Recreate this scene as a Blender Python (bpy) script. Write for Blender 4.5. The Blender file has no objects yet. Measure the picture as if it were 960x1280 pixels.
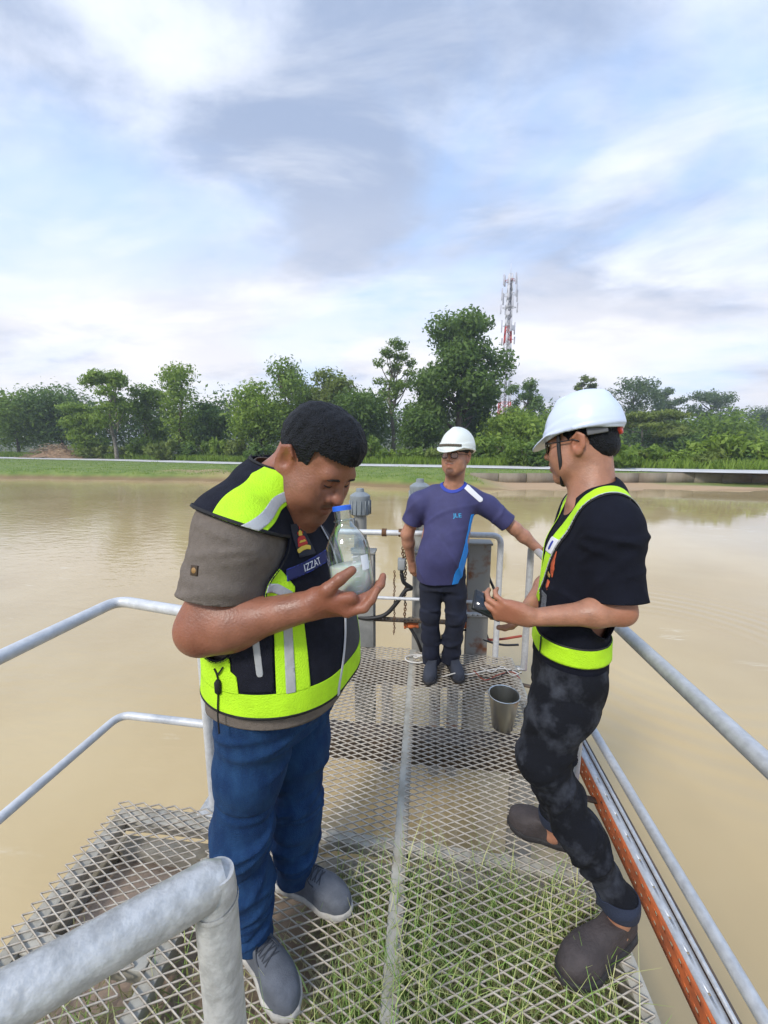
import bpy, bmesh, math, random
import numpy as np
from mathutils import Vector, Matrix

# ------------------------------------------------------------------ camera, sky, sun, exposure
SC = bpy.context.scene
COL = SC.collection
FPX, CAMH = 490.0, 1.62                       # focal length in px of a 960 x 1280 frame, eye height over the deck
PITCH, YAW = math.atan(80 / 490.0), math.atan(53 / 496.5)
cam_data = bpy.data.cameras.new('camera')
cam_data.sensor_fit = 'VERTICAL'
cam_data.sensor_height = 32.0
cam_data.lens = FPX / 1280.0 * 32.0
cam_data.clip_start, cam_data.clip_end = 0.02, 6000
cam = bpy.data.objects.new('camera', cam_data)
COL.objects.link(cam)
cam.location = (0, 0, CAMH)
cam.rotation_euler = (math.pi / 2 - PITCH, 0, YAW)
SC.camera = cam
SC.view_settings.view_transform = 'Standard'
SC.view_settings.look = 'None'
SC.view_settings.gamma = 1
SC.view_settings.use_curve_mapping = False
SC.view_settings.exposure = 1.06

SUN_EL, SUN_AZ = math.radians(43), math.radians(-150)   # azimuth from +Y towards +X
world = bpy.data.worlds.new('World')
SC.world = world
world.use_nodes = True
def build_sky():
    nt = world.node_tree
    nt.nodes.clear()
    N = lambda t, **k: [setattr(n, a, v) for n in [nt.nodes.new(t)] for a, v in k.items()] and nt.nodes[-1] or nt.nodes[-1]
    L = nt.links.new
    out = N('ShaderNodeOutputWorld'); bg = N('ShaderNodeBackground'); bg.inputs[1].default_value = 0.122
    sky = N('ShaderNodeTexSky', sky_type='NISHITA', sun_disc=False, sun_elevation=SUN_EL, sun_rotation=SUN_AZ, air_density=1.0, dust_density=1.5, ozone_density=1.0)
    tc = N('ShaderNodeTexCoord')
    sep = N('ShaderNodeSeparateXYZ'); L(tc.outputs['Generated'], sep.inputs[0])
    def math_(op, a, b=None, clamp=False):
        n = N('ShaderNodeMath', operation=op, use_clamp=clamp)
        for i, v in enumerate((a, b)):
            if v is None: continue
            if isinstance(v, (int, float)): n.inputs[i].default_value = v
            else: L(v, n.inputs[i])
        return n.outputs[0]
    zc = math_('MAXIMUM', sep.outputs[2], 0.0)
    den = math_('ADD', zc, 0.16)
    cx, cy = math_('MULTIPLY', math_('DIVIDE', sep.outputs[0], den), -1.0), math_('DIVIDE', sep.outputs[1], den)
    comb = N('ShaderNodeCombineXYZ'); L(cx, comb.inputs[0]); L(cy, comb.inputs[1])
    def noise(scale, detail, rough, dist, off, sx=1.0, sy=1.0, rot=0.0):
        m = N('ShaderNodeMapping'); m.inputs['Location'].default_value = off; m.inputs['Scale'].default_value = (sx, sy, 1); m.inputs['Rotation'].default_value = (0, 0, rot)
        L(comb.outputs[0], m.inputs[0])
        n = N('ShaderNodeTexNoise'); n.inputs['Scale'].default_value = scale; n.inputs['Detail'].default_value = detail
        n.inputs['Roughness'].default_value = rough; n.inputs['Distortion'].default_value = dist
        L(m.outputs[0], n.inputs['Vector']); return n.outputs['Fac']
    def ramp(v, p0, p1):
        n = N('ShaderNodeMapRange', interpolation_type='SMOOTHSTEP'); L(v, n.inputs[0]); n.inputs[1].default_value = p0; n.inputs[2].default_value = p1
        return n.outputs[0]
    def mix(f, a, b):
        n = N('ShaderNodeMix', data_type='RGBA')
        if isinstance(f, (int, float)): n.inputs[0].default_value = f
        else: L(f, n.inputs[0])
        for i, v in ((6, a), (7, b)):
            if isinstance(v, tuple): n.inputs[i].default_value = v
            else: L(v, n.inputs[i])
        return n.outputs[2]
    cover = ramp(noise(0.62, 6, 0.55, 0.5, (3.1, 1.7, 0)), 0.40, 0.58)             # where there is cloud at all
    thick = ramp(noise(0.85, 7, 0.58, 0.35, (7.3, 4.4, 0), 1.0, 1.5, 0.5), 0.38, 0.60)   # grey thick bellies
    wisp = ramp(noise(1.7, 8, 0.60, 0.5, (1.9, 8.2, 0), 0.7, 1.6, -0.35), 0.48, 0.70)      # bright torn edges
    blue = mix(0.70, sky.outputs[0], (2.0, 3.2, 5.4, 1))
    veil = mix(thick, (4.1, 4.35, 4.95, 1), (1.65, 2.0, 2.75, 1))
    c = mix(math_('MULTIPLY', cover, 0.9), blue, veil)
    c = mix(math_('MULTIPLY', wisp, 0.34), c, (4.9, 4.95, 5.15, 1))
    low = math_('SUBTRACT', 1.0, ramp(sep.outputs[2], 0.05, 0.60))
    lown = math_('MULTIPLY', low, ramp(noise(0.55, 8, 0.62, 0.4, (2.2, 5.0, 0), 0.6, 1.2), 0.30, 0.56))
    c = mix(math_('MULTIPLY', lown, 0.85), c, (5.3, 5.05, 4.9, 1))
    haze = math_('SUBTRACT', 1.0, ramp(sep.outputs[2], -0.01, 0.13))
    c = mix(math_('MULTIPLY', haze, 0.75), c, (4.5, 4.45, 4.65, 1))
    L(c, bg.inputs[0]); L(bg.outputs[0], out.inputs[0])
build_sky()

sun_data = bpy.data.lights.new('sun', 'SUN')
sun_data.energy, sun_data.angle, sun_data.color = 1.5, math.radians(11), (1.0, 0.95, 0.87)
sun = bpy.data.objects.new('sun', sun_data)
COL.objects.link(sun)
_sd = Vector((math.sin(SUN_AZ) * math.cos(SUN_EL), math.cos(SUN_AZ) * math.cos(SUN_EL), math.sin(SUN_EL)))
sun.rotation_euler = (-_sd).to_track_quat('-Z', 'Y').to_euler()
SC.cycles.max_bounces = 8
SC.cycles.transparent_max_bounces = 16
SC.cycles.caustics_reflective = False
SC.cycles.caustics_refractive = False
SC.cycles.use_denoising = True
SC.cycles.sample_clamp_indirect = 6.0

# viewing geometry, used to read world positions off the site photograph (a ray and a known distance along the walkway)
_f = np.array([-math.sin(YAW) * math.cos(PITCH), math.cos(YAW) * math.cos(PITCH), -math.sin(PITCH)])
_r = np.array([math.cos(YAW), math.sin(YAW), 0.0])
_u = np.cross(_r, _f)
_C = np.array([0, 0, CAMH])
def ray(x, y): return _r * (x - 480) / FPX - _u * (y - 640) / FPX + _f
def at(x, y, Y): d = ray(x, y); return _C + d * Y / d[1]
def atz(x, y, z=0.0): d = ray(x, y); return _C + d * (z - CAMH) / d[2]
def V3(*a): return np.array(a, float)

# ------------------------------------------------------------------ helpers: objects, meshes, fields
rng = np.random.default_rng(7)
def unit(v): v = np.asarray(v, float); return v / (np.linalg.norm(v) + 1e-12)

def mesh_obj(name, verts, faces, mat=None, parent=None, smooth=True, solid=0.0, solid_off=0.0):
    me = bpy.data.meshes.new(name)
    verts = np.asarray(verts, np.float32)
    me.vertices.add(len(verts)); me.vertices.foreach_set('co', verts.ravel())
    if isinstance(faces, np.ndarray):
        n, k = faces.shape
        me.loops.add(n * k); me.polygons.add(n)
        me.loops.foreach_set('vertex_index', faces.astype(np.int32).ravel())
        me.polygons.foreach_set('loop_start', np.arange(0, n * k, k, dtype=np.int32))
        me.polygons.foreach_set('loop_total', np.full(n, k, np.int32))
    else:
        lens = [len(f) for f in faces]
        flat = [i for f in faces for i in f]
        me.loops.add(len(flat)); me.polygons.add(len(faces))
        me.loops.foreach_set('vertex_index', np.array(flat, np.int32))
        me.polygons.foreach_set('loop_start', np.concatenate([[0], np.cumsum(lens)[:-1]]).astype(np.int32))
        me.polygons.foreach_set('loop_total', np.array(lens, np.int32))
    me.update(calc_edges=True); me.validate()
    if smooth: me.polygons.foreach_set('use_smooth', np.ones(len(me.polygons), bool))
    o = bpy.data.objects.new(name, me)
    COL.objects.link(o)
    if mat: me.materials.append(mat)
    if parent: o.parent = parent; o.matrix_parent_inverse = parent.matrix_world.inverted()
    if solid:
        m = o.modifiers.new('thickness', 'SOLIDIFY'); m.thickness = solid; m.offset = solid_off
    return o

def empty(name, loc=(0, 0, 0)):
    o = bpy.data.objects.new(name, None); COL.objects.link(o)
    o.location = loc; o.empty_display_size = 0.1
    o.matrix_world = Matrix.Translation(Vector(loc))
    return o

def tag(o, label=None, cat=None, group=None, kind=None):
    if label: o['label'] = label
    if cat: o['category'] = cat
    if group: o['group'] = group
    if kind: o['kind'] = kind
    return o

class MB:
    """collects simple solids into one mesh"""
    def __init__(s): s.v, s.f = [], []
    def add(s, v, f):
        n = len(s.v); s.v += [tuple(p) for p in v]; s.f += [tuple(i + n for i in q) for q in f]; return s
    def box(s, c, h, R=None, taper=1.0):
        c = np.asarray(c, float); h = np.asarray(h, float); R = np.eye(3) if R is None else R
        pts = []
        for z in (-1, 1):
            t = taper if z > 0 else 1
            for x, y in ((-1, -1), (1, -1), (1, 1), (-1, 1)): pts.append(c + R @ (h * V3(x * t, y * t, z)))
        return s.add(pts, [(3, 2, 1, 0), (4, 5, 6, 7), (0, 1, 5, 4), (1, 2, 6, 5), (2, 3, 7, 6), (3, 0, 4, 7)])
    def bar(s, a, b, w, t, up=(0, 0, 1)):
        a, b = np.asarray(a, float), np.asarray(b, float); d = unit(b - a)
        x = np.cross(up, d); x = unit(x if np.linalg.norm(x) > 1e-6 else np.cross((1, 0, 0), d)); y = np.cross(d, x)
        pts = [p + x * w / 2 * i + y * t / 2 * j for p in (a, b) for i, j in ((-1, -1), (1, -1), (1, 1), (-1, 1))]
        return s.add(pts, [(3, 2, 1, 0), (4, 5, 6, 7), (0, 1, 5, 4), (1, 2, 6, 5), (2, 3, 7, 6), (3, 0, 4, 7)])
    def tube(s, pts, r, n=12, cap=True, closed=False):
        pts = [np.asarray(p, float) for p in pts]; m = len(pts)
        rr = r if hasattr(r, '__len__') else [r] * m
        T = [unit(pts[(i + 1) % m if closed else min(i + 1, m - 1)] - pts[(i - 1) % m if closed else max(i - 1, 0)]) for i in range(m)]
        x = np.cross(T[0], (0, 0, 1)); x = unit(x if np.linalg.norm(x) > 1e-3 else np.cross(T[0], (1, 0, 0)))
        base = len(s.v)
        for i in range(m):
            x = unit(x - T[i] * np.dot(x, T[i])); y = np.cross(T[i], x)
            for k in range(n):
                a = 2 * math.pi * k / n
                s.v.append(tuple(pts[i] + rr[i] * (math.cos(a) * x + math.sin(a) * y)))
        for i in range(m if closed else m - 1):
            j = (i + 1) % m
            for k in range(n):
                k2 = (k + 1) % n
                s.f.append((base + i * n + k, base + i * n + k2, base + j * n + k2, base + j * n + k))
        if cap and not closed:
            s.f.append(tuple(base + k for k in range(n))[::-1]); s.f.append(tuple(base + (m - 1) * n + k for k in range(n)))
        return s
    def lathe(s, prof, c=(0, 0, 0), axis=(0, 0, 1), n=24):
        az = unit(axis); ax = np.cross(az, (0, 1, 0)); ax = unit(ax if np.linalg.norm(ax) > 1e-3 else np.cross(az, (1, 0, 0))); ay = np.cross(az, ax)
        base = len(s.v); c = np.asarray(c, float)
        for r, z in prof:
            for k in range(n):
                a = 2 * math.pi * k / n; s.v.append(tuple(c + az * z + r * (math.cos(a) * ax + math.sin(a) * ay)))
        for i in range(len(prof) - 1):
            for k in range(n):
                k2 = (k + 1) % n; s.f.append((base + i * n + k, base + i * n + k2, base + (i + 1) * n + k2, base + (i + 1) * n + k))
        return s
    def build(s, name, mat, parent=None, smooth=False, bevel=0.0):
        o = mesh_obj(name, s.v, s.f, mat, parent, smooth)
        if smooth == 'auto':
            for p in o.data.polygons: p.use_smooth = True
            o.data.set_sharp_from_angle(angle=math.radians(35))
        if bevel:
            m = o.modifiers.new('bevel', 'BEVEL'); m.width = bevel; m.segments = 2; m.limit_method = 'ANGLE'
        return o

def arc_path(pts, rad, n=6):
    """round the corners of a polyline"""
    pts = [np.asarray(p, float) for p in pts]; out = [pts[0]]
    for i in range(1, len(pts) - 1):
        a, b, c = pts[i - 1], pts[i], pts[i + 1]
        d0, d1 = unit(a - b), unit(c - b)
        L = min(rad, np.linalg.norm(a - b) * .49, np.linalg.norm(c - b) * .49)
        p0, p2 = b + d0 * L, b + d1 * L
        for k in range(n + 1):
            t = k / n; out.append((1 - t) ** 2 * p0 + 2 * t * (1 - t) * b + t * t * p2)
    out.append(pts[-1]); return out

def catmull(pts, n=8):
    pts = [np.asarray(p, float) for p in pts]; P = [2 * pts[0] - pts[1]] + pts + [2 * pts[-1] - pts[-2]]; out = []
    for i in range(1, len(P) - 2):
        for k in range(n):
            t = k / n; a, b, c, d = P[i - 1], P[i], P[i + 1], P[i + 2]
            out.append(.5 * (2 * b + (c - a) * t + (2 * a - 5 * b + 4 * c - d) * t * t + (3 * b - a - 3 * c + d) * t ** 3))
    out.append(pts[-1]); return out

# ---- signed distance fields, meshed with surface nets: bodies and clothes are grown from these
class Field:
    def __init__(s): s.p = []; s.disp = None
    def rc(s, a, b, ra, rb, k=.02, op='u'):
        a, b = np.asarray(a, float), np.asarray(b, float); ba = b - a; L2 = ba @ ba + 1e-12
        def g(P):
            q = P - a; t = np.clip(q @ ba / L2, 0, 1)
            return np.linalg.norm(q - t[:, None] * ba, axis=1) - (ra + (rb - ra) * t)
        s.p.append((op, k, g)); return s
    def chain(s, pts, rs, k=.02):
        for i in range(len(pts) - 1): s.rc(pts[i], pts[i + 1], rs[i], rs[i + 1], k)
        return s
    def el(s, c, r, R=None, k=.02, op='u'):
        c, r = np.asarray(c, float), np.asarray(r, float); R = np.eye(3) if R is None else R
        def g(P):
            q = (P - c) @ R; k0 = np.linalg.norm(q / r, axis=1); k1 = np.linalg.norm(q / (r * r), axis=1) + 1e-9
            return k0 * (k0 - 1) / k1
        s.p.append((op, k, g)); return s
    def box(s, c, h, R=None, rad=.005, k=.005, op='u'):
        c, h = np.asarray(c, float), np.asarray(h, float) - rad; R = np.eye(3) if R is None else R
        def g(P):
            q = np.abs((P - c) @ R) - h
            return np.linalg.norm(np.maximum(q, 0), axis=1) + np.minimum(q.max(1), 0) - rad
        s.p.append((op, k, g)); return s
    def loft(s, O, R, rows, k=.03, p=2.3):
        """rows: (height, centre_x, centre_y, radius_x, radius_y) in the frame R at O"""
        rows = np.array(catmull(rows, 8)); z = rows[:, 0]
        def g(P):
            q = (P - O) @ R; h = np.clip(q[:, 2], z[0], z[-1])
            cx, cy, rx, ry = (np.interp(h, z, rows[:, i]) for i in (1, 2, 3, 4))
            X, Y = np.abs(q[:, 0] - cx), np.abs(q[:, 1] - cy)
            e = ((X / rx) ** p + (Y / ry) ** p + 1e-9) ** (1 / p)
            d = (e - 1) * np.minimum(rx, ry)
            dz = np.maximum(q[:, 2] - z[-1], z[0] - q[:, 2])
            return np.where(dz > 0, np.sqrt(np.maximum(d, 0) ** 2 + np.maximum(dz, 0) ** 2) + np.minimum(np.maximum(d, dz), 0), np.maximum(d, dz))
        s.p.append(('u', k, g)); return s
    def fn(s, g, k=.01, op='i'): s.p.append((op, k, g)); return s
    def ev(s, P, act=None):
        d = np.full(len(P), 1.0)
        for op, k, g in (s.p if act is None else act):
            e = g(P)
            if op == 'u':
                h = np.maximum(k - np.abs(d - e), 0) / k; d = np.minimum(d, e) - h * h * k * .25
            else:
                if op == 's': e = -e
                h = np.maximum(k - np.abs(d - e), 0) / k; d = np.maximum(d, e) + h * h * k * .25
        if s.disp is not None: d = d + s.disp(P)
        return d
    def mesh(s, lo, hi, h, smooth=1):
        lo, hi = np.asarray(lo, float), np.asarray(hi, float); B = 8; bs = B * h
        nb = np.ceil((hi - lo) / bs).astype(int)
        gi = np.stack(np.meshgrid(*[np.arange(n) for n in nb], indexing='ij'), -1).reshape(-1, 3)
        cen = lo + (gi + .5) * bs
        d = s.ev(cen); keep = np.abs(d) < bs * .9 + .012
        gi, cen = gi[keep], cen[keep]
        key = np.floor((cen - lo) / .10).astype(int); key = key[:, 0] + key[:, 1] * 4096 + key[:, 2] * 4096 * 4096
        off = np.stack(np.meshgrid(*[np.arange(B + 1)] * 3, indexing='ij'), -1).reshape(-1, 3)
        S = np.empty((len(gi), (B + 1) ** 3), np.float32)
        for kk in np.unique(key):
            m = np.where(key == kk)[0]; c = cen[m].mean(0); rad = np.linalg.norm(cen[m] - c, axis=1).max() + bs * .87
            act = [pr for pr in s.p if pr[0] != 'u' or pr[2](c[None])[0] < rad + .07]
            P = (lo + (gi[m][:, None, :] * B + off[None]) * h).reshape(-1, 3)
            S[m] = s.ev(P, act).reshape(len(m), -1)
        S = S.reshape(-1, B + 1, B + 1, B + 1)
        dims = nb * B + 2
        co = [(i, j, k) for i in (0, 1) for j in (0, 1) for k in (0, 1)]
        corner = np.stack([S[:, i:i + B, j:j + B, k:k + B] for i, j, k in co], -1)
        neg = corner < 0; act = neg.any(-1) & ~neg.all(-1)
        bi, ci, cj, ck = np.where(act)
        val = corner[bi, ci, cj, ck]
        g = gi[bi] * B + np.stack([ci, cj, ck], -1)
        acc = np.zeros((len(g), 3)); cnt = np.zeros(len(g))
        cc = np.array(co, float)
        for a in range(8):
            for b in range(a + 1, 8):
                if abs(cc[a] - cc[b]).sum() != 1: continue
                va, vb = val[:, a], val[:, b]; m = (va < 0) != (vb < 0)
                t = va[m] / (va[m] - vb[m]); acc[m] += cc[a] + (cc[b] - cc[a]) * t[:, None]; cnt[m] += 1
        V = lo + (g + acc / cnt[:, None]) * h
        ids = g[:, 0] + dims[0] * (g[:, 1] + dims[1] * g[:, 2])
        o = np.argsort(ids); ids, V, g, val = ids[o], V[o], g[o], val[o]
        stp = [1, dims[0], dims[0] * dims[1]]
        quads = []
        for ax, cidx in ((0, 4), (1, 2), (2, 1)):
            m = np.where((val[:, 0] < 0) != (val[:, cidx] < 0))[0]
            u_, v_ = stp[(ax + 1) % 3], stp[(ax + 2) % 3]
            nbr = np.stack([ids[m], ids[m] - u_, ids[m] - u_ - v_, ids[m] - v_], -1)
            pos = np.clip(np.searchsorted(ids, nbr), 0, len(ids) - 1); ok = (ids[pos] == nbr).all(1)
            q = pos[ok]; fl = val[m[ok], 0] < 0
            q[~fl] = q[~fl][:, ::-1]; quads.append(q)
        Q = np.concatenate(quads)
        for _ in range(smooth):
            A = np.zeros_like(V); n = np.zeros(len(V))
            for a, b in ((0, 1), (1, 2), (2, 3), (3, 0)):
                np.add.at(A, Q[:, a], V[Q[:, b]]); np.add.at(n, Q[:, a], 1); np.add.at(A, Q[:, b], V[Q[:, a]]); np.add.at(n, Q[:, b], 1)
            V = np.where(n[:, None] > 0, .5 * V + .5 * A / np.maximum(n, 1)[:, None], V)
        return V, Q

def tris(Q): return np.concatenate([Q[:, [0, 1, 2]], Q[:, [0, 2, 3]]]) if Q.shape[1] == 4 else Q
def vnormals(V, T):
    n = np.zeros_like(V); fn = np.cross(V[T[:, 1]] - V[T[:, 0]], V[T[:, 2]] - V[T[:, 0]])
    for i in range(3): np.add.at(n, T[:, i], fn)
    return n / (np.linalg.norm(n, axis=1)[:, None] + 1e-12)
def clip(V, T, val, extra=None):
    """keep the part of a triangle mesh where val > 0, cut exactly along val = 0"""
    T = tris(T); pos = val > 0; cnt = pos[T].sum(1)
    newv, newe, cache, out = [], [], {}, [T[cnt == 3]]
    nV = len(V); add = []
    def cut(i, j):
        key = (i, j) if i < j else (j, i)
        if key not in cache:
            t = val[i] / (val[i] - val[j]); cache[key] = nV + len(newv); newv.append(V[i] + (V[j] - V[i]) * t)
            if extra is not None: newe.append(extra[i] + (extra[j] - extra[i]) * t)
        return cache[key]
    for t in T[cnt == 1]:
        while not pos[t[0]]: t = np.roll(t, -1)
        add.append((t[0], cut(t[0], t[1]), cut(t[0], t[2])))
    for t in T[cnt == 2]:
        while pos[t[0]]: t = np.roll(t, -1)
        p, q = cut(t[1], t[0]), cut(t[2], t[0]); add += [(t[1], t[2], q), (t[1], q, p)]
    if add: out.append(np.array(add))
    F = np.concatenate(out).astype(int)
    VV = np.concatenate([V, np.array(newv)]) if newv else V
    used, inv = np.unique(F, return_inverse=True)
    if extra is not None:
        EE = np.concatenate([extra, np.array(newe)]) if newe else extra
        return VV[used], inv.reshape(F.shape), EE[used]
    return VV[used], inv.reshape(F.shape)
def sd_poly(p, poly):
    """positive inside"""
    poly = np.asarray(poly, float); d = np.full(len(p), 1e9); s = np.ones(len(p)); n = len(poly)
    for i in range(n):
        a, b = poly[i], poly[i - 1]; e = b - a; w = p - a
        t = np.clip(w @ e / (e @ e + 1e-12), 0, 1); q = w - t[:, None] * e; d = np.minimum(d, (q * q).sum(1))
        c1 = p[:, 1] >= a[1]; c2 = p[:, 1] < b[1]; c3 = e[0] * w[:, 1] > e[1] * w[:, 0]
        fl = (c1 & c2 & c3) | (~c1 & ~c2 & ~c3); s = np.where(fl, -s, s)
    return -s * np.sqrt(d)
def sd_line(p, pts, w):
    pts = np.asarray(pts, float); d = np.full(len(p), 1e9)
    for a, b in zip(pts[:-1], pts[1:]):
        e = b - a; q = p - a; t = np.clip(q @ e / (e @ e + 1e-12), 0, 1); d = np.minimum(d, np.linalg.norm(q - t[:, None] * e, axis=1))
    return w / 2 - d
def waves(seed, n, f0, f1, stretch=(1, 1, 1)):
    """soft pseudo-noise of folded cloth, about -1..1"""
    r = np.random.default_rng(seed); K = r.normal(size=(n, 3)); K /= np.linalg.norm(K, axis=1)[:, None]
    K *= r.uniform(f0, f1, (n, 1)) * np.array(stretch); ph = r.uniform(0, 6.28, n); W = r.normal(size=(n, 3)) * .4 * f0
    def g(P):
        o = np.zeros(len(P))
        for i in range(n): o += np.sin(P @ K[i] + ph[i] + 1.1 * np.sin(P @ W[i] + i))
        return o / n ** .5
    return g
def limb_folds(pts, spec, seed):
    """creases across a sleeve or trouser leg: spec = list of (from, to along the limb 0..1, how many, depth, width)"""
    pts = [np.asarray(p, float) for p in pts]; r = np.random.default_rng(seed); seg = np.array([np.linalg.norm(b - a) for a, b in zip(pts[:-1], pts[1:])]); tot = seg.sum(); acc = np.concatenate([[0], np.cumsum(seg)])
    cr = []
    for t0, t1, n, dep, wd in spec:
        for i in range(n): cr.append((r.uniform(t0, t1) * tot, r.uniform(0, 6.28), r.uniform(-.05, .05), dep * r.uniform(.5, 1.2) * (1 if r.random() < .7 else -.8), wd * r.uniform(.6, 1.4), r.uniform(.8, 1.7)))
    def g(P):
        best = np.full(len(P), 1e9); T = np.zeros(len(P)); ph = np.zeros(len(P))
        for k, (a, b) in enumerate(zip(pts[:-1], pts[1:])):
            e = b - a; L2 = e @ e; q = P - a; t = q @ e / L2; tc = np.clip(t, 0 if k else -9, 1 if k < len(pts) - 2 else 9); d = q - tc[:, None] * e; dd = np.linalg.norm(d, axis=1); m = dd < best
            x = unit(np.cross(e, (0, 1, 0.1))); y = np.cross(unit(e), x); best = np.where(m, dd, best); T = np.where(m, acc[k] + tc * seg[k], T); ph = np.where(m, np.arctan2(d @ y, d @ x), ph)
        o = np.zeros(len(P))
        for c, f, sl, dep, wd, arcw in cr:
            dp = (ph - f + np.pi) % (2 * np.pi) - np.pi
            o += dep * np.exp(-((T - c - sl * np.sin(dp) - .012 * dp) / wd) ** 2) * np.exp(-(dp / arcw) ** 2)
        return o, best
    return g
def rotz(a): c, s = math.cos(a), math.sin(a); return np.array([[c, -s, 0], [s, c, 0], [0, 0, 1.]])
def roty(a): c, s = math.cos(a), math.sin(a); return np.array([[c, 0, s], [0, 1, 0], [-s, 0, c]])
def rotx(a): c, s = math.cos(a), math.sin(a); return np.array([[1., 0, 0], [0, c, -s], [0, s, c]])
def rot_about(ax, a):
    return np.array(Matrix.Rotation(a, 3, Vector(ax)))

# ------------------------------------------------------------------ procedural materials
MATS = {}
def mat(name, col, rough=.6, metal=0.0, var=0.0, vscale=8.0, bump=0.0, bscale=60.0, detail=4, col2=None, spec=.5, sss=0.0, attr=None, coat=0.0, stretch=(1, 1, 1), rvar=0.0, lo=.35, hi=.65, emit=None, alpha=1.0, sheen=0.0, mid=None):
    if name in MATS: return MATS[name]
    m = bpy.data.materials.new(name); m.use_nodes = True; MATS[name] = m
    nt = m.node_tree; b = nt.nodes['Principled BSDF']; L = nt.links.new
    c4 = lambda c: (c[0], c[1], c[2], 1)
    b.inputs['Base Color'].default_value = c4(col); b.inputs['Roughness'].default_value = rough; b.inputs['Metallic'].default_value = metal
    b.inputs['Specular IOR Level'].default_value = spec
    if sss: b.inputs['Subsurface Weight'].default_value = sss; b.inputs['Subsurface Radius'].default_value = (.01, .004, .002); b.inputs['Subsurface Scale'].default_value = 1.0
    if coat: b.inputs['Coat Weight'].default_value = coat; b.inputs['Coat Roughness'].default_value = .1
    if sheen: b.inputs['Sheen Weight'].default_value = sheen; b.inputs['Sheen Roughness'].default_value = .5
    tc = nt.nodes.new('ShaderNodeTexCoord'); mp = nt.nodes.new('ShaderNodeMapping'); mp.inputs['Scale'].default_value = stretch
    L(tc.outputs['Object'], mp.inputs[0])
    csock = None
    if var or col2:
        n = nt.nodes.new('ShaderNodeTexNoise'); n.inputs['Scale'].default_value = vscale; n.inputs['Detail'].default_value = detail; n.inputs['Roughness'].default_value = .6
        L(mp.outputs[0], n.inputs['Vector'])
        r = nt.nodes.new('ShaderNodeMapRange'); r.inputs[1].default_value = lo; r.inputs[2].default_value = hi; L(n.outputs['Fac'], r.inputs[0])
        mx = nt.nodes.new('ShaderNodeMix'); mx.data_type = 'RGBA'; L(r.outputs[0], mx.inputs[0])
        c2 = col2 if col2 else tuple(min(1, x * (1 + var)) for x in col); c1 = col if col2 else tuple(x * (1 - var) for x in col)
        mx.inputs[6].default_value = c4(c1); mx.inputs[7].default_value = c4(c2); csock = mx.outputs[2]
        if rvar:
            r2 = nt.nodes.new('ShaderNodeMapRange'); L(n.outputs['Fac'], r2.inputs[0]); r2.inputs[1].default_value = .3; r2.inputs[2].default_value = .7
            r2.inputs[3].default_value = max(.02, rough - rvar); r2.inputs[4].default_value = min(1, rough + rvar); L(r2.outputs[0], b.inputs['Roughness'])
    if attr:     # vertex attributes: list of (attribute name, colour) painted over
        for an, ac in attr:
            a = nt.nodes.new('ShaderNodeAttribute'); a.attribute_name = an
            mx = nt.nodes.new('ShaderNodeMix'); mx.data_type = 'RGBA'; L(a.outputs['Fac'], mx.inputs[0])
            if csock: L(csock, mx.inputs[6])
            else: mx.inputs[6].default_value = c4(col)
            mx.inputs[7].default_value = c4(ac); csock = mx.outputs[2]
    if csock: L(csock, b.inputs['Base Color'])
    if bump:
        n = nt.nodes.new('ShaderNodeTexNoise'); n.inputs['Scale'].default_value = bscale; n.inputs['Detail'].default_value = 3
        L(mp.outputs[0], n.inputs['Vector'])
        bp = nt.nodes.new('ShaderNodeBump'); bp.inputs['Strength'].default_value = bump; bp.inputs['Distance'].default_value = .01
        L(n.outputs['Fac'], bp.inputs['Height']); L(bp.outputs[0], b.inputs['Normal'])
    return m

def thin_glass(name, tint=(.93, .97, .96), rough=.02, refl=.06):
    """clear thin-walled glass: sees straight through, mirrors more at grazing angles"""
    if name in MATS: return MATS[name]
    m = bpy.data.materials.new(name); m.use_nodes = True; MATS[name] = m; nt = m.node_tree; nt.nodes.clear(); L = nt.links.new
    o = nt.nodes.new('ShaderNodeOutputMaterial'); mx = nt.nodes.new('ShaderNodeMixShader'); t = nt.nodes.new('ShaderNodeBsdfTransparent'); g = nt.nodes.new('ShaderNodeBsdfGlossy'); fr = nt.nodes.new('ShaderNodeLayerWeight')
    t.inputs[0].default_value = (*tint, 1); g.inputs['Roughness'].default_value = rough; fr.inputs[0].default_value = .5
    pw = nt.nodes.new('ShaderNodeMath'); pw.operation = 'POWER'; pw.inputs[1].default_value = 2.2; L(fr.outputs['Facing'], pw.inputs[0])
    sc = nt.nodes.new('ShaderNodeMapRange'); L(pw.outputs[0], sc.inputs[0]); sc.inputs[3].default_value = refl; sc.inputs[4].default_value = .92
    L(sc.outputs[0], mx.inputs[0]); L(t.outputs[0], mx.inputs[1]); L(g.outputs[0], mx.inputs[2]); L(mx.outputs[0], o.inputs[0])
    return m

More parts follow.
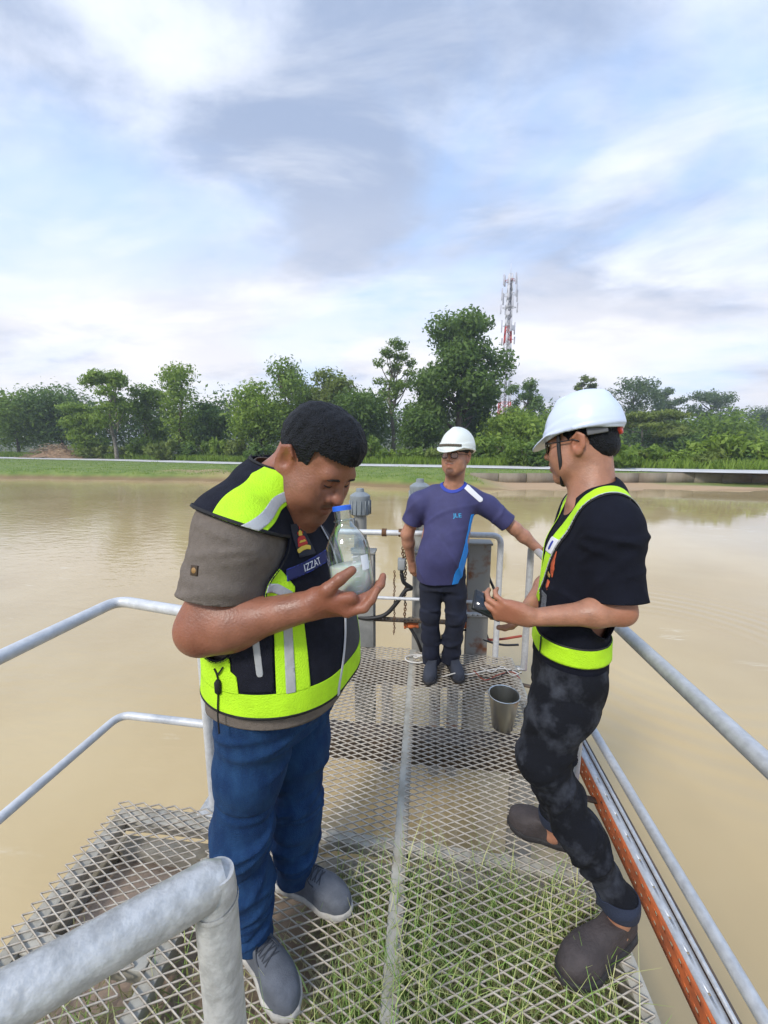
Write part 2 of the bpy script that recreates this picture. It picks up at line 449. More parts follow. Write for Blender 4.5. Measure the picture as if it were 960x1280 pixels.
# ------------------------------------------------------------------ setting: river, far bank, road, wood, mast
def attr_pt(o, name, val): a = o.data.attributes.new(name, 'FLOAT', 'POINT'); a.data.foreach_set('value', np.asarray(val, np.float32))
WATER_Z = -1.0
def water():
    m = bpy.data.materials.new('muddy water'); m.use_nodes = True; nt = m.node_tree; L = nt.links.new; b = nt.nodes['Principled BSDF']
    b.inputs['Base Color'].default_value = (.58, .45, .25, 1); b.inputs['Roughness'].default_value = .045; b.inputs['IOR'].default_value = 1.36
    b.inputs['Specular IOR Level'].default_value = .85
    tc = nt.nodes.new('ShaderNodeTexCoord')
    def noise(scale, sx, sy, detail, rough=.55, rot=0.0):
        mp = nt.nodes.new('ShaderNodeMapping'); mp.inputs['Scale'].default_value = (sx, sy, 1); mp.inputs['Rotation'].default_value = (0, 0, rot); L(tc.outputs['Object'], mp.inputs[0])
        n = nt.nodes.new('ShaderNodeTexNoise'); n.inputs['Scale'].default_value = scale; n.inputs['Detail'].default_value = detail; n.inputs['Roughness'].default_value = rough; L(mp.outputs[0], n.inputs[0]); return n.outputs['Fac']
    def mth(op, a, c=None):
        n = nt.nodes.new('ShaderNodeMath'); n.operation = op
        for i, v in enumerate((a, c)):
            if v is None: continue
            if isinstance(v, (int, float)): n.inputs[i].default_value = v
            else: L(v, n.inputs[i])
        return n.outputs[0]
    def mr(v, a, c, lo=0., hi=1.):
        n = nt.nodes.new('ShaderNodeMapRange'); n.interpolation_type = 'SMOOTHSTEP'; L(v, n.inputs[0]); n.inputs[1].default_value = a; n.inputs[2].default_value = c; n.inputs[3].default_value = lo; n.inputs[4].default_value = hi; return n.outputs[0]
    # silt clouds in the water
    mx = nt.nodes.new('ShaderNodeMix'); mx.data_type = 'RGBA'; L(mr(noise(.22, 1, 1, 5), .35, .65), mx.inputs[0]); mx.inputs[6].default_value = (.455, .335, .165, 1); mx.inputs[7].default_value = (.535, .41, .22, 1)
    # drifting streaks of pale foam
    fo = mth('MULTIPLY', mr(noise(1.6, .55, 2.6, 8, .7, .55), .585, .70), mr(noise(.35, 1, 1, 3), .48, .60))
    mx2 = nt.nodes.new('ShaderNodeMix'); mx2.data_type = 'RGBA'; L(mth('MULTIPLY', fo, .60), mx2.inputs[0]); L(mx.outputs[2], mx2.inputs[6]); mx2.inputs[7].default_value = (.74, .67, .54, 1); L(mx2.outputs[2], b.inputs['Base Color'])
    # wind chop on the left reach, long calm swells elsewhere, rings spreading from the intake
    sep = nt.nodes.new('ShaderNodeSeparateXYZ'); L(tc.outputs['Object'], sep.inputs[0])
    chop = mr(mth('ADD', sep.outputs[0], mth('MULTIPLY', noise(.25, 1, 1, 2), 6.0)), -3.0, 4.0, 1.0, .14)
    h1 = mth('MULTIPLY', noise(3.0, .75, 1.5, 3, .5, .2), 1.0)
    h2 = mth('MULTIPLY', noise(8.0, .6, 1.7, 2, .5, -.25), .30)
    hh = mth('MULTIPLY', mth('ADD', h1, h2), chop)
    dx, dy = mth('SUBTRACT', sep.outputs[0], 3.3), mth('SUBTRACT', sep.outputs[1], 5.2)
    r = mth('SQRT', mth('ADD', mth('MULTIPLY', dx, dx), mth('MULTIPLY', dy, dy)))
    ring = mth('MULTIPLY', mth('SINE', mth('MULTIPLY', r, 26.0)), mth('MULTIPLY', mr(r, .8, 1.6), mr(r, 1.9, 3.1, 1., 0.)))
    hh = mth('ADD', hh, mth('MULTIPLY', ring, .30))
    hh = mth('ADD', hh, mth('MULTIPLY', noise(.5, 1, 1, 2), .35))
    bp = nt.nodes.new('ShaderNodeBump'); bp.inputs['Strength'].default_value = .30; bp.inputs['Distance'].default_value = .034; L(hh, bp.inputs['Height']); L(bp.outputs[0], b.inputs['Normal'])
    o = mesh_obj('water', [(-400, -60, WATER_Z), (400, -60, WATER_Z), (400, 45, WATER_Z), (-400, 45, WATER_Z)], [(0, 1, 2, 3)], m, smooth=False)
    tag(o, kind='structure')
water()
tag(mesh_obj('ground', [(-700, -700, -3.0), (700, -700, -3.0), (700, 1180, -3.0), (-700, 1180, -3.0)], [(0, 1, 2, 3)], mat('river bed', (.20, .16, .10), rough=1), smooth=False), kind='structure')

SHX = [-400, -120, -37, -14.6, -4.5, 5.4, 13.3, 21.3, 60, 400]; SHY = [42, 34, 30.5, 29.4, 26.7, 25.2, 26.0, 26.9, 27.5, 30]
RP = np.array([at(x, y, Y) for x, y, Y in ((0, 572, 54), (150, 575, 51), (300, 579, 45), (450, 581, 41), (640, 584, 36), (850, 588, 31.5), (960, 590, 30))])
RX = np.concatenate([[-400, -150], RP[:, 0], [80, 400]]); RY = np.concatenate([[66, 60], RP[:, 1], [30, 33]]); RZ = np.concatenate([[.5, .45], RP[:, 2], [-.2, -.2]])
def shore(x): return np.interp(x, SHX, SHY) + .35 * np.sin(x * .9) * np.exp(-np.abs(x + 10) / 40) + .18 * np.sin(x * 2.7 + 1)
def road_y(x): return np.interp(x, RX, RY)
def road_z(x): return np.interp(x, RX, RZ)
def right_w(x): return sstep0(x, 2.0, 6.0)
def sstep0(x, a, b): t = np.clip((np.asarray(x, float) - a) / (b - a), 0, 1); return t * t * (3 - 2 * t)
WALL_D = 3.2
def wall_y(x): return np.interp(x, SHX, SHY) + 3.45
def wall_top(x): return road_z(x) + .02 - .10
def bank_h(x, Y):
    """height of the far bank"""
    x, Y = np.asarray(x, float), np.asarray(Y, float); d = Y - shore(x); zr = road_z(x); w = right_w(x); dr = Y - road_y(x); dw = Y - wall_y(x)
    L_ = np.interp(d, [-6, -.4, 0, .35, .9, 2.2, 6], [-2.2, -1.2, -1.0, -.50, -.34, -.24, 0]); L_ = np.where(d > 6, zr - .06, np.where(d > .35, L_ + (zr - .06) * sstep0(d, .35, 6), L_))
    Rr = np.where(dw < .12, np.interp(d, [-6, -.4, 0, .8, 2, WALL_D], [-2.2, -1.15, -1.0, -.92, -.88, -.82]) + .07 * np.sin(x * .7 + d) * (d > .3) * (dw < -.5), zr - .08)
    z = L_ * (1 - w) + Rr * w
    z = z + (.05 * np.sin(x * 1.7 + Y) + .05 * np.sin(x * .63 - Y * 1.3)) * (d > .5) * (dr < -2.5) * (1 - w * (dw < .3))
    far = np.maximum(0, dr - 3)
    return z + .012 * far + .00011 * far ** 1.9 + .25 * np.sin(x * .21 + Y * .1) * sstep0(far, 2, 12)
def far_bank():
    xs = np.concatenate([np.linspace(-400, -90, 24), np.linspace(-88, 62, 260), np.linspace(66, 400, 24)])
    offs = np.concatenate([[-6, -2, -.4, 0, .10, .3, .7, 1.1, 1.6, 2.0, 2.4, 2.8, WALL_D, WALL_D + .10, WALL_D + .16, 3.7], np.linspace(0, 1, 14)[1:]])
    rows = []
    for i, t in enumerate(offs):
        if i in (12, 13, 14): rows.append(wall_y(xs) + (0, .10, .16)[i - 12])
        elif i < 16: rows.append(shore(xs) + t if i < 12 else wall_y(xs) + .4)
        else: rows.append((wall_y(xs) + .4) * (1 - t) + (road_y(xs) + 3) * t)
    for e in (5, 8, 12, 18, 28, 45, 80, 140, 240, 420, 900): rows.append(road_y(xs) + e)
    Y = np.array(rows); X = np.broadcast_to(xs, Y.shape); Z = bank_h(X, Y)
    V = np.stack([X, Y, Z], -1).reshape(-1, 3); nr, nc = Y.shape
    idx = np.arange(nr * nc).reshape(nr, nc); Q = np.stack([idx[:-1, :-1], idx[:-1, 1:], idx[1:, 1:], idx[1:, :-1]], -1).reshape(-1, 4)
    m = mat('bank grass', (.105, .165, .030), rough=.95, col2=(.19, .235, .055), vscale=.9, detail=8, bump=.6, bscale=9,
            attr=[('sand', (.40, .27, .155)), ('mud', (.20, .135, .075)), ('floor', (.085, .095, .035))])
    o = mesh_obj('far_bank', V, Q, m); tag(o, kind='structure')
    d = V[:, 1] - shore(V[:, 0]); w = right_w(V[:, 0]); rr = np.random.default_rng(3)
    blot = waves(17, 6, .25, .9)(V); px = V[:, 0]
    scar = np.exp(-((px + 13.5) / 4.5) ** 2) * np.exp(-((d - 1.2) / 1.6) ** 2) + .8 * np.exp(-((px + 20) / 3) ** 2) * np.exp(-((d - 2.2) / .9) ** 2)
    gr = sstep0(blot, .1, .9) * np.exp(-((px - 21) / 7) ** 2) * (d > .8)
    sand = np.clip(w * (V[:, 1] < wall_y(V[:, 0]) + .12) * (1 - .95 * gr) + scar * .9 * (1 - w), 0, 1)
    attr_pt(o, 'sand', sand); attr_pt(o, 'mud', np.clip((d < .2) * .9 * (1 - .3 * w) + 0, 0, 1) * (d > -3)); attr_pt(o, 'floor', sstep0(V[:, 1] - road_y(V[:, 0]), 3, 7))
far_bank()

def road():
    xs = np.linspace(-300, 300, 160); V, Q = [], []
    for x in xs:
        y = road_y(x); V += [(x, y - 1.9, road_z(x) - .02), (x, y - 1.7, road_z(x) + .03), (x, y + 1.7, road_z(x) + .05), (x, y + 1.9, road_z(x) - .02)]
    for i in range(len(xs) - 1):
        for k in range(3): a = i * 4 + k; Q.append((a, a + 4, a + 5, a + 1))
    tag(mesh_obj('road', V, Q, mat('pale concrete road', (.52, .51, .49), rough=.9, var=.10, vscale=.6), smooth=False), kind='structure')
    # low white kerb rail along the near edge
road()

def retaining_wall():
    W = tag(empty('retaining_wall', (7, float(wall_y(7.)), -.8)), 'weathered grey concrete retaining wall above the sandy far shore', 'wall')
    m = mat('wall concrete', (.17, .14, .10), rough=.95, col2=(.27, .235, .18), vscale=.8, detail=8, bump=.4, bscale=14, stretch=(1, 1, .35)); cap = mat('wall cap', (.34, .32, .27), rough=.9, var=.2, vscale=2)
    x = 3.2; i = 0
    while x < 60:
        x2 = x + 1.92; ys = [float(wall_y(v)) for v in (x, x2)]; zt = float(wall_top(x)); b = MB()
        j = .012 * math.sin(i * 2.1)
        b.add([(x, ys[0] + j, -.95), (x2, ys[1] + j, -.95), (x2, ys[1] + .25, -.95), (x, ys[0] + .25, -.95), (x, ys[0] + j, zt), (x2, ys[1] + j, zt), (x2, ys[1] + .25, zt), (x, ys[0] + .25, zt)],
              [(3, 2, 1, 0), (4, 5, 6, 7), (0, 1, 5, 4), (1, 2, 6, 5), (2, 3, 7, 6), (3, 0, 4, 7)])
        b.build('panel', m, W)
        x = x + 1.98; i += 1
retaining_wall()

# ---- trees
def leaf_mats():
    for n, a, b, e in (('leaf mid', (.115, .190, .030), (.245, .360, .058), 0), ('leaf light', (.150, .240, .032), (.310, .430, .066), 0), ('leaf dark', (.085, .155, .036), (.185, .290, .058), 0), ('leaf olive', (.135, .185, .036), (.27, .335, .075), 0), ('leaf hazed', (.095, .155, .070), (.18, .250, .100), 0)):  # last one, for the farthest trees, has bluish distance haze mixed into its colour
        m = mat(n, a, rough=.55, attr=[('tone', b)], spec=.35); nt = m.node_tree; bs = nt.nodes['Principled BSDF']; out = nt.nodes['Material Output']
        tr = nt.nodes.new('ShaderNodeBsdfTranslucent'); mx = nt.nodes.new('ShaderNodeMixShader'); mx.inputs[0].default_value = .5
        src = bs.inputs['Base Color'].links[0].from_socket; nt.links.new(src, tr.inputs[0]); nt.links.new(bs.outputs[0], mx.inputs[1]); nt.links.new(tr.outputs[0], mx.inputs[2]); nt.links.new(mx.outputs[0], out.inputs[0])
    mat('bark', (.105, .085, .062), rough=.95, var=.35, vscale=3, bump=.6, bscale=20, stretch=(1, 1, .3)); mat('bark pale', (.20, .18, .145), rough=.95, var=.3, vscale=3, bump=.5, bscale=20)
leaf_mats()
def leaves(lobes, n, size, seed, droop=.0, shell=.55, fine=.5):
    """leaf sprays through a set of ellipsoid lobes: pointed folded blades, two faces each"""
    r = np.random.default_rng(seed); lob = np.array([[*c, *rad] for c, rad in lobes], float)
    wt = (lob[:, 3] * lob[:, 4] + lob[:, 4] * lob[:, 5] + lob[:, 3] * lob[:, 5]); k = r.choice(len(lob), n, p=wt / wt.sum())
    # sub-clumps give the crown its light and dark knots
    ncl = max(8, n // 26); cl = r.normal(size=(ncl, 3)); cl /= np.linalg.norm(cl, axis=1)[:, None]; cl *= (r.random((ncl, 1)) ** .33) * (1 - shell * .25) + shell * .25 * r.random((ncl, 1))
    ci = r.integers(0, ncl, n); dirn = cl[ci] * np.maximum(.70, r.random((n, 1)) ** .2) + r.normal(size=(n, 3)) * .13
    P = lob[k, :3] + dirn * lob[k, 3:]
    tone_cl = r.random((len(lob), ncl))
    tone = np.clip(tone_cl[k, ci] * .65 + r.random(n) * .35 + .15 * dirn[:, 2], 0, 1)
    out = dirn / (np.linalg.norm(dirn, axis=1)[:, None] + 1e-6); out[:, 2] += .35 - droop
    a = out + r.normal(size=(n, 3)) * .75; a /= np.linalg.norm(a, axis=1)[:, None]
    t = r.normal(size=(n, 3)); t[:, 2] -= droop * 2; t -= a * (t * a).sum(1)[:, None]; t /= np.linalg.norm(t, axis=1)[:, None]; b = np.cross(a, t)
    s = size * r.uniform(.55, 1.35, (n, 1)); wd = r.uniform(.30, .55, (n, 1)) * fine * 2
    V = np.stack([P - t * s * .5, P + b * s * wd * .5 + a * s * .10, P + t * s * .5, P - b * s * wd * .5 + a * s * .10], 1).reshape(-1, 3)
    Q = np.arange(n * 4).reshape(-1, 4); return V, Q, np.repeat(tone, 4)
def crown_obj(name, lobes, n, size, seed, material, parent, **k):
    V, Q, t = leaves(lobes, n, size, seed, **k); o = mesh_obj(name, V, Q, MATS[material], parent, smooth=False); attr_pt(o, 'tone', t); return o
def make_tree(label, px, top, Y, wpx, style, seed, leaf='leaf mid', n=None, group='trees beyond the far road', trunk=.16, base_z=None):
    r = np.random.default_rng(seed); p = at(px, 560, Y); x = p[0]; z0 = float(bank_h(x, Y)) - .1 if base_z is None else base_z
    zt = at(px, top, Y)[2]; h = zt - z0; dep = float((p - _C) @ _f); w = wpx / FPX * dep
    T = tag(empty('tree', (x, Y, z0)), label, 'tree', group)
    B = V3(x, Y, z0); lobes = []; limbs = []
    if style == 'round':
        for i in range(9):
            a = r.uniform(0, 6.28); rr = r.uniform(.15, .34) * w; zc = r.uniform(.38, .80) * h; s = r.uniform(.22, .34) * w * (1.15 - .5 * abs(zc / h - .5))
            c = B + V3(math.cos(a) * rr, math.sin(a) * rr, zc); lobes.append((c, (s, s, s * .8))); limbs.append(c)
        c = B + V3(0, 0, h - .26 * w * .8); lobes.append((c, (.30 * w, .30 * w, .26 * w * .8))); limbs.append(c); lobes.append((B + V3(0, 0, h * .35), (.42 * w, .40 * w, h * .26)))
    elif style == 'column':
        for i in range(9):
            f = i / 8; c = B + V3(r.normal() * .13 * w, r.normal() * .13 * w, h * (.22 + .70 * f)); s = w * r.uniform(.24, .42); lobes.append((c, (s, s, h * .13))); limbs.append(c)
        lobes.append((B + V3(r.normal() * .1 * w, 0, h * .92), (.25 * w, .25 * w, h * .08)))
    elif style == 'flat':
        for i in range(10):
            a = r.uniform(0, 6.28); rr = math.sqrt(r.random()) * .42 * w; zc = h * r.uniform(.80, .93) ; s = w * r.uniform(.16, .26)
            c = B + V3(math.cos(a) * rr, math.sin(a) * rr, zc); lobes.append((c, (s, s, h * .085))); limbs.append(c)
        if True:
            for i in range(7):
                a = r.uniform(0, 6.28); c = B + V3(math.cos(a) * .35 * w, math.sin(a) * .35 * w, h * r.uniform(.40, .74)); lobes.append((c, (w * .24, w * .24, h * .08))); limbs.append(c)
    elif style == 'sparse':
        for i in range(26):
            a = r.uniform(0, 6.28); zc = h * r.uniform(.55, .985); rr = r.random() ** .6 * .46 * w * (1.15 - .6 * abs(zc / h - .78) / .2 * .5); s = w * r.uniform(.08, .15); c = B + V3(math.cos(a) * rr, math.sin(a) * rr, zc); lobes.append((c, (s * 1.5, s * 1.5, s * 1.0))); limbs.append(c)
    elif style == 'giant':
        for i in range(20):
            f = r.random(); zc = h * (.30 + .62 * f); a = r.uniform(0, 6.28); rr = w * .40 * math.sin(math.pi * (.30 + .50 * f)) * r.uniform(.55, 1); s = w * r.uniform(.13, .20); c = B + V3(math.cos(a) * rr, math.sin(a) * rr, zc); lobes.append((c, (s, s, s * .95))); limbs.append(c)
        for i in range(7): a = r.uniform(0, 6.28); c = B + V3(math.cos(a) * .34 * w, math.sin(a) * .34 * w, h * .38); lobes.append((c, (w * .09, w * .09, h * .24)))
        lobes.append((B + V3(0, 0, h * .93), (w * .24, w * .24, h * .07))); lobes.append((B + V3(w * .16, 0, h * .95), (w * .14, w * .14, h * .05))); lobes.append((B + V3(0, 0, h * .55), (w * .33, w * .33, h * .3)))
    m = MB(); tr = trunk * max(1, h / 9) * (1.6 if style == 'giant' else 1)
    spine = [B + V3(math.sin(i * 1.3 + seed) * .012 * h * i, math.cos(i * 1.1 + seed) * .01 * h * i, h * (.80 if style != 'column' else .85) * i / 4) for i in range(5)]
    m.tube(catmull(spine, 3), list(np.linspace(tr * 1.25, tr * .35, 13)), 8)
    for i, c in enumerate(limbs[:20]):
        f = np.clip((c[2] - z0) / h - .18, .12, .72); s0 = B + (np.array(spine[-1]) - B) * f / .8
        m.tube(catmull([s0, s0 * .5 + c * .5 + V3(0, 0, -.03 * h), c], 3), list(np.linspace(tr * .45, tr * .10, 7)), 6, cap=False)
    m.build('trunk', MATS['bark pale' if style in ('flat', 'sparse') else 'bark'], T, True)
    nn = n or {'round': 7200, 'column': 4600, 'flat': 5200, 'sparse': 3800, 'giant': 21000}[style]
    crown_obj('crown', lobes, nn, {'round': .55, 'column': .5, 'flat': .5, 'sparse': .42, 'giant': .62}[style] * (Y / 55) ** .6, seed, leaf, T, droop=.25 if style in ('giant', 'column') else .05)
    return T
def trees():
    spec = [
        ('dense green tree with low spreading crown behind the dead brush pile', 22, 488, 60, 96, 'round', 'leaf mid'),
        ('bushy tree with uneven top between the brush pile and the pale trunk', 78, 476, 62, 84, 'round', 'leaf dark'),
        ('yellow-green young tree with soft conical crown beside the brush pile', 108, 505, 55, 52, 'column', 'leaf light'),
        ('flat-topped tree on a bare pale trunk', 145, 461, 53, 56, 'flat', 'leaf light'),
        ('narrow leafy tree between the flat-topped tree and the vine-clad tree', 186, 484, 57, 56, 'column', 'leaf mid'),
        ('tall vine-clad tree with ragged double top', 228, 459, 56, 56, 'column', 'leaf light'),
        ('low dark tree filling the gap beside the broad light green tree', 262, 500, 60, 56, 'round', 'leaf dark'),
        ('broad dense light green tree with rounded crown', 326, 470, 53, 84, 'round', 'leaf light'),
        ('tall rounded tree rising behind the light green tree', 358, 443, 57, 84, 'round', 'leaf mid'),
        ('olive green loose-crowned tree beside the tall rounded tree', 410, 456, 59, 72, 'round', 'leaf olive'),
        ('dark dense low tree at the foot of the open slender tree', 455, 486, 57, 84, 'round', 'leaf dark'),
        ('open slender tree with sky showing through, beside the giant tree', 491, 428, 60, 52, 'sparse', 'leaf mid'),
        ('dark low tree under the left flank of the giant tree', 520, 500, 54, 72, 'round', 'leaf dark'),
        ('giant leafy tree hung with creepers, the tallest on the bank', 575, 396, 56, 130, 'giant', 'leaf dark'),
        ('light green low tree growing at the right foot of the giant tree', 645, 512, 52, 100, 'round', 'leaf light'),
        ('dark small tree behind the red base of the mast', 655, 480, 76, 46, 'sparse', 'leaf dark'),
        ('bushy mid-green tree behind the head of the man with the phone', 705, 508, 56, 80, 'round', 'leaf mid'),
        ('tall thin tree whose tuft shows above the white hard hat', 722, 472, 92, 30, 'sparse', 'leaf olive'),
        ('tall open tree with airy crown beyond the layered tree', 788, 478, 95, 66, 'sparse', 'leaf hazed'),
        ('slender far tree with small tufts beside the airy tree', 822, 487, 112, 40, 'sparse', 'leaf hazed'),
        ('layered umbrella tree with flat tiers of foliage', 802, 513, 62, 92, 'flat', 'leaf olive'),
        ('hazy tall tree with wide sparse crown on the far rise', 882, 493, 112, 66, 'sparse', 'leaf hazed'),
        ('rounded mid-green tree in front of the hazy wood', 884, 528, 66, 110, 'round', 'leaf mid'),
        ('hazy dark tree with broken crown on the far rise', 940, 512, 122, 60, 'sparse', 'leaf hazed'),
        ('low green tree at the end of the rounded row', 950, 548, 60, 60, 'round', 'leaf light'),
        ('low bushy tree between the layered tree and the rounded tree', 838, 540, 60, 60, 'round', 'leaf dark'),
    ]
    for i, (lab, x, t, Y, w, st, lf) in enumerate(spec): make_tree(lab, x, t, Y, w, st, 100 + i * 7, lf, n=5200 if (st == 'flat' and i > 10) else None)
trees()

def shrub_row():
    r = np.random.default_rng(12); kinds = [('leaf light', 'low light green shrub along the far roadside'), ('leaf mid', 'low leafy green shrub along the far roadside'), ('leaf dark', 'low dark green shrub along the far roadside'), ('leaf olive', 'low olive shrub along the far roadside')]
    protos = []
    for k, (lf, lab) in enumerate(kinds):
        T = empty('shrub'); lob = [(V3(r.normal() * .7, r.normal() * .4, r.uniform(.5, 1.3)), (r.uniform(.5, .9), r.uniform(.5, .8), r.uniform(.5, .8))) for _ in range(7)]
        crown_obj('foliage', lob, 1100, .40, 40 + k, lf, T); m = MB()
        for q in range(4): m.tube([V3(0, 0, -.1), V3(r.normal() * .25, r.normal() * .2, .7), V3(r.normal() * .6, r.normal() * .4, 1.2)], [.04, .03, .012], 5)
        m.build('stem', MATS['bark'], T, True); tag(T, lab, 'shrub', 'roadside shrubs of the same kind, ' + lf.split()[1]); protos.append(T)
    for i, px in enumerate(np.arange(-20, 985, 21)):
        if -25 < px < 112: continue
        k = int(r.integers(0, 4)); X0 = at(px, 560, 50)[0]; Y = float(road_y(X0)) + r.uniform(3.6, 7.5); X0 = at(px, 560, Y)[0]
        P = protos[k]; o = P
        if P.get('used'):
            o = P.copy(); COL.objects.link(o)
            for ch in P.children: c = ch.copy(); COL.objects.link(c); c.parent = o
        P['used'] = 1; s = r.uniform(.75, 1.6); o.location = (X0, Y, float(bank_h(X0, Y)) - .05); o.rotation_euler = (0, 0, r.uniform(0, 6.28)); o.scale = (s * 1.15, s, s * r.uniform(.8, 1.4))
    for P in protos:
        pass
    for o in bpy.data.objects:
        if 'used' in o: del o['used']
shrub_row()

def far_wood():
    r = np.random.default_rng(9); lob = []
    for px in np.arange(-160, 1130, 17):
        Y = r.uniform(70, 84); x = at(px, 560, Y)[0]; g = float(bank_h(x, Y)); top = at(px, np.interp(px, [0, 250, 450, 700, 960], [486, 487, 494, 520, 540]) + r.normal() * 6, Y)[2]
        h = top - g; lob.append((V3(x, Y, g + h * .5), (2.6, 2.0, h * .52)))
    V, Q, t = leaves(lob, 42000, .85, 5); o = mesh_obj('far_wood', V, Q, MATS['leaf dark'], None, False); attr_pt(o, 'tone', t * .8); tag(o, 'dark mass of distant woodland behind the row of trees', 'wood', kind='stuff')
    lob = []
    for px in np.arange(560, 1160, 13):
        Y = r.uniform(130, 175); x = at(px, 560, Y)[0]; g = float(bank_h(x, Y)); top = at(px, np.interp(px, [560, 700, 830, 960, 1160], [520, 506, 516, 528, 530]) + r.normal() * 5, Y)[2]; h = top - g; lob.append((V3(x, Y, g + h * .5), (4.6, 3, h * .52)))
    V, Q, t = leaves(lob, 26000, 1.5, 6); o = mesh_obj('far_wood', V, Q, MATS['leaf hazed'], None, False); attr_pt(o, 'tone', t * .7); tag(o, 'pale hazy woodland on the rise far behind the layered tree', 'wood', kind='stuff')
    # rough grass and weeds along the road and on the bank
    n = 60000; x = r.uniform(-75, 48, n); a = r.random(n); Y = np.where(a < .45, road_y(x) + r.uniform(2.2, 6.5, n), shore(x) + .45 + (road_y(x) - 2.4 - shore(x) - .5) * r.random(n) ** 1.5)
    keep = ~((right_w(x) > .4) & (Y < wall_y(x) + .3)); x, Y, a = x[keep], Y[keep], a[keep]; n = len(x); z = bank_h(x, Y)
    hh = np.where(a < .45, r.uniform(.25, 1.0, n), r.uniform(.05, .16, n)); an = r.uniform(0, 6.28, n); wv = np.stack([np.cos(an), np.sin(an), 0 * an], 1) * np.where(a < .45, .07, .022)[:, None]; P = np.stack([x, Y, z - .03], 1); ln = r.normal(size=(n, 3)) * .25; ln[:, 2] = 1
    V = np.stack([P - wv, P + wv, P + ln * hh[:, None] + wv * .2, P + ln * hh[:, None] * .98 - wv * .2], 1).reshape(-1, 3); o = mesh_obj('bank_grass', V, np.arange(4 * n).reshape(-1, 4), MATS['leaf light'], None, False); attr_pt(o, 'tone', np.repeat(r.random(n), 4)); tag(o, 'rough green grass and weeds covering the far bank', 'grass', kind='stuff')
far_wood()

def brush_pile():
    c = at(72, 562, 55.5); z = float(bank_h(c[0], 55.5)); r = np.random.default_rng(31); T = tag(empty('brush_pile', (c[0], 55.5, z)), 'heap of dry brown cut branches beside the far road', 'brush pile')
    for k in range(5):
        m = MB()
        for i in range(110):
            x = r.normal() * 3.2; y = r.normal() * 1.0; hz = 2.3 * math.exp(-(x / 3.4) ** 2) * r.random(); a = r.uniform(0, 6.28); e = r.normal() * .35; L_ = r.uniform(.5, 1.5); d = V3(math.cos(a) * math.cos(e), math.sin(a) * math.cos(e), math.sin(e)) * L_; p = V3(c[0] + x, 55.5 + y, z + hz + .05)
            m.tube([p - d * .5, p + d * .5 + r.normal(size=3) * .08], [.045, .02], 4, cap=False)
        o = m.build('branches', mat('dry twig %d' % k, [(.32, .22, .13), (.40, .29, .18), (.25, .17, .10), (.36, .25, .17), (.29, .21, .14)][k], rough=.95), T); o['kind'] = 'stuff'
    H = MB(); n = 18; V = []; Q = []
    for i in range(n + 1):
        for j in range(9):
            x = (i / n - .5) * 10; y = (j / 8 - .5) * 4; V.append((c[0] + x, 55.5 + y, z - .05 + 1.6 * math.exp(-(x / 3.4) ** 2 - (y / 1.4) ** 2) + .1 * r.random()))
    for i in range(n):
        for j in range(8): a = i * 9 + j; Q.append((a, a + 9, a + 10, a + 1))
    mesh_obj('soil_heap', V, Q, mat('brown soil', (.26, .17, .10), rough=1, var=.3, vscale=2, bump=.8, bscale=6), T)
brush_pile()

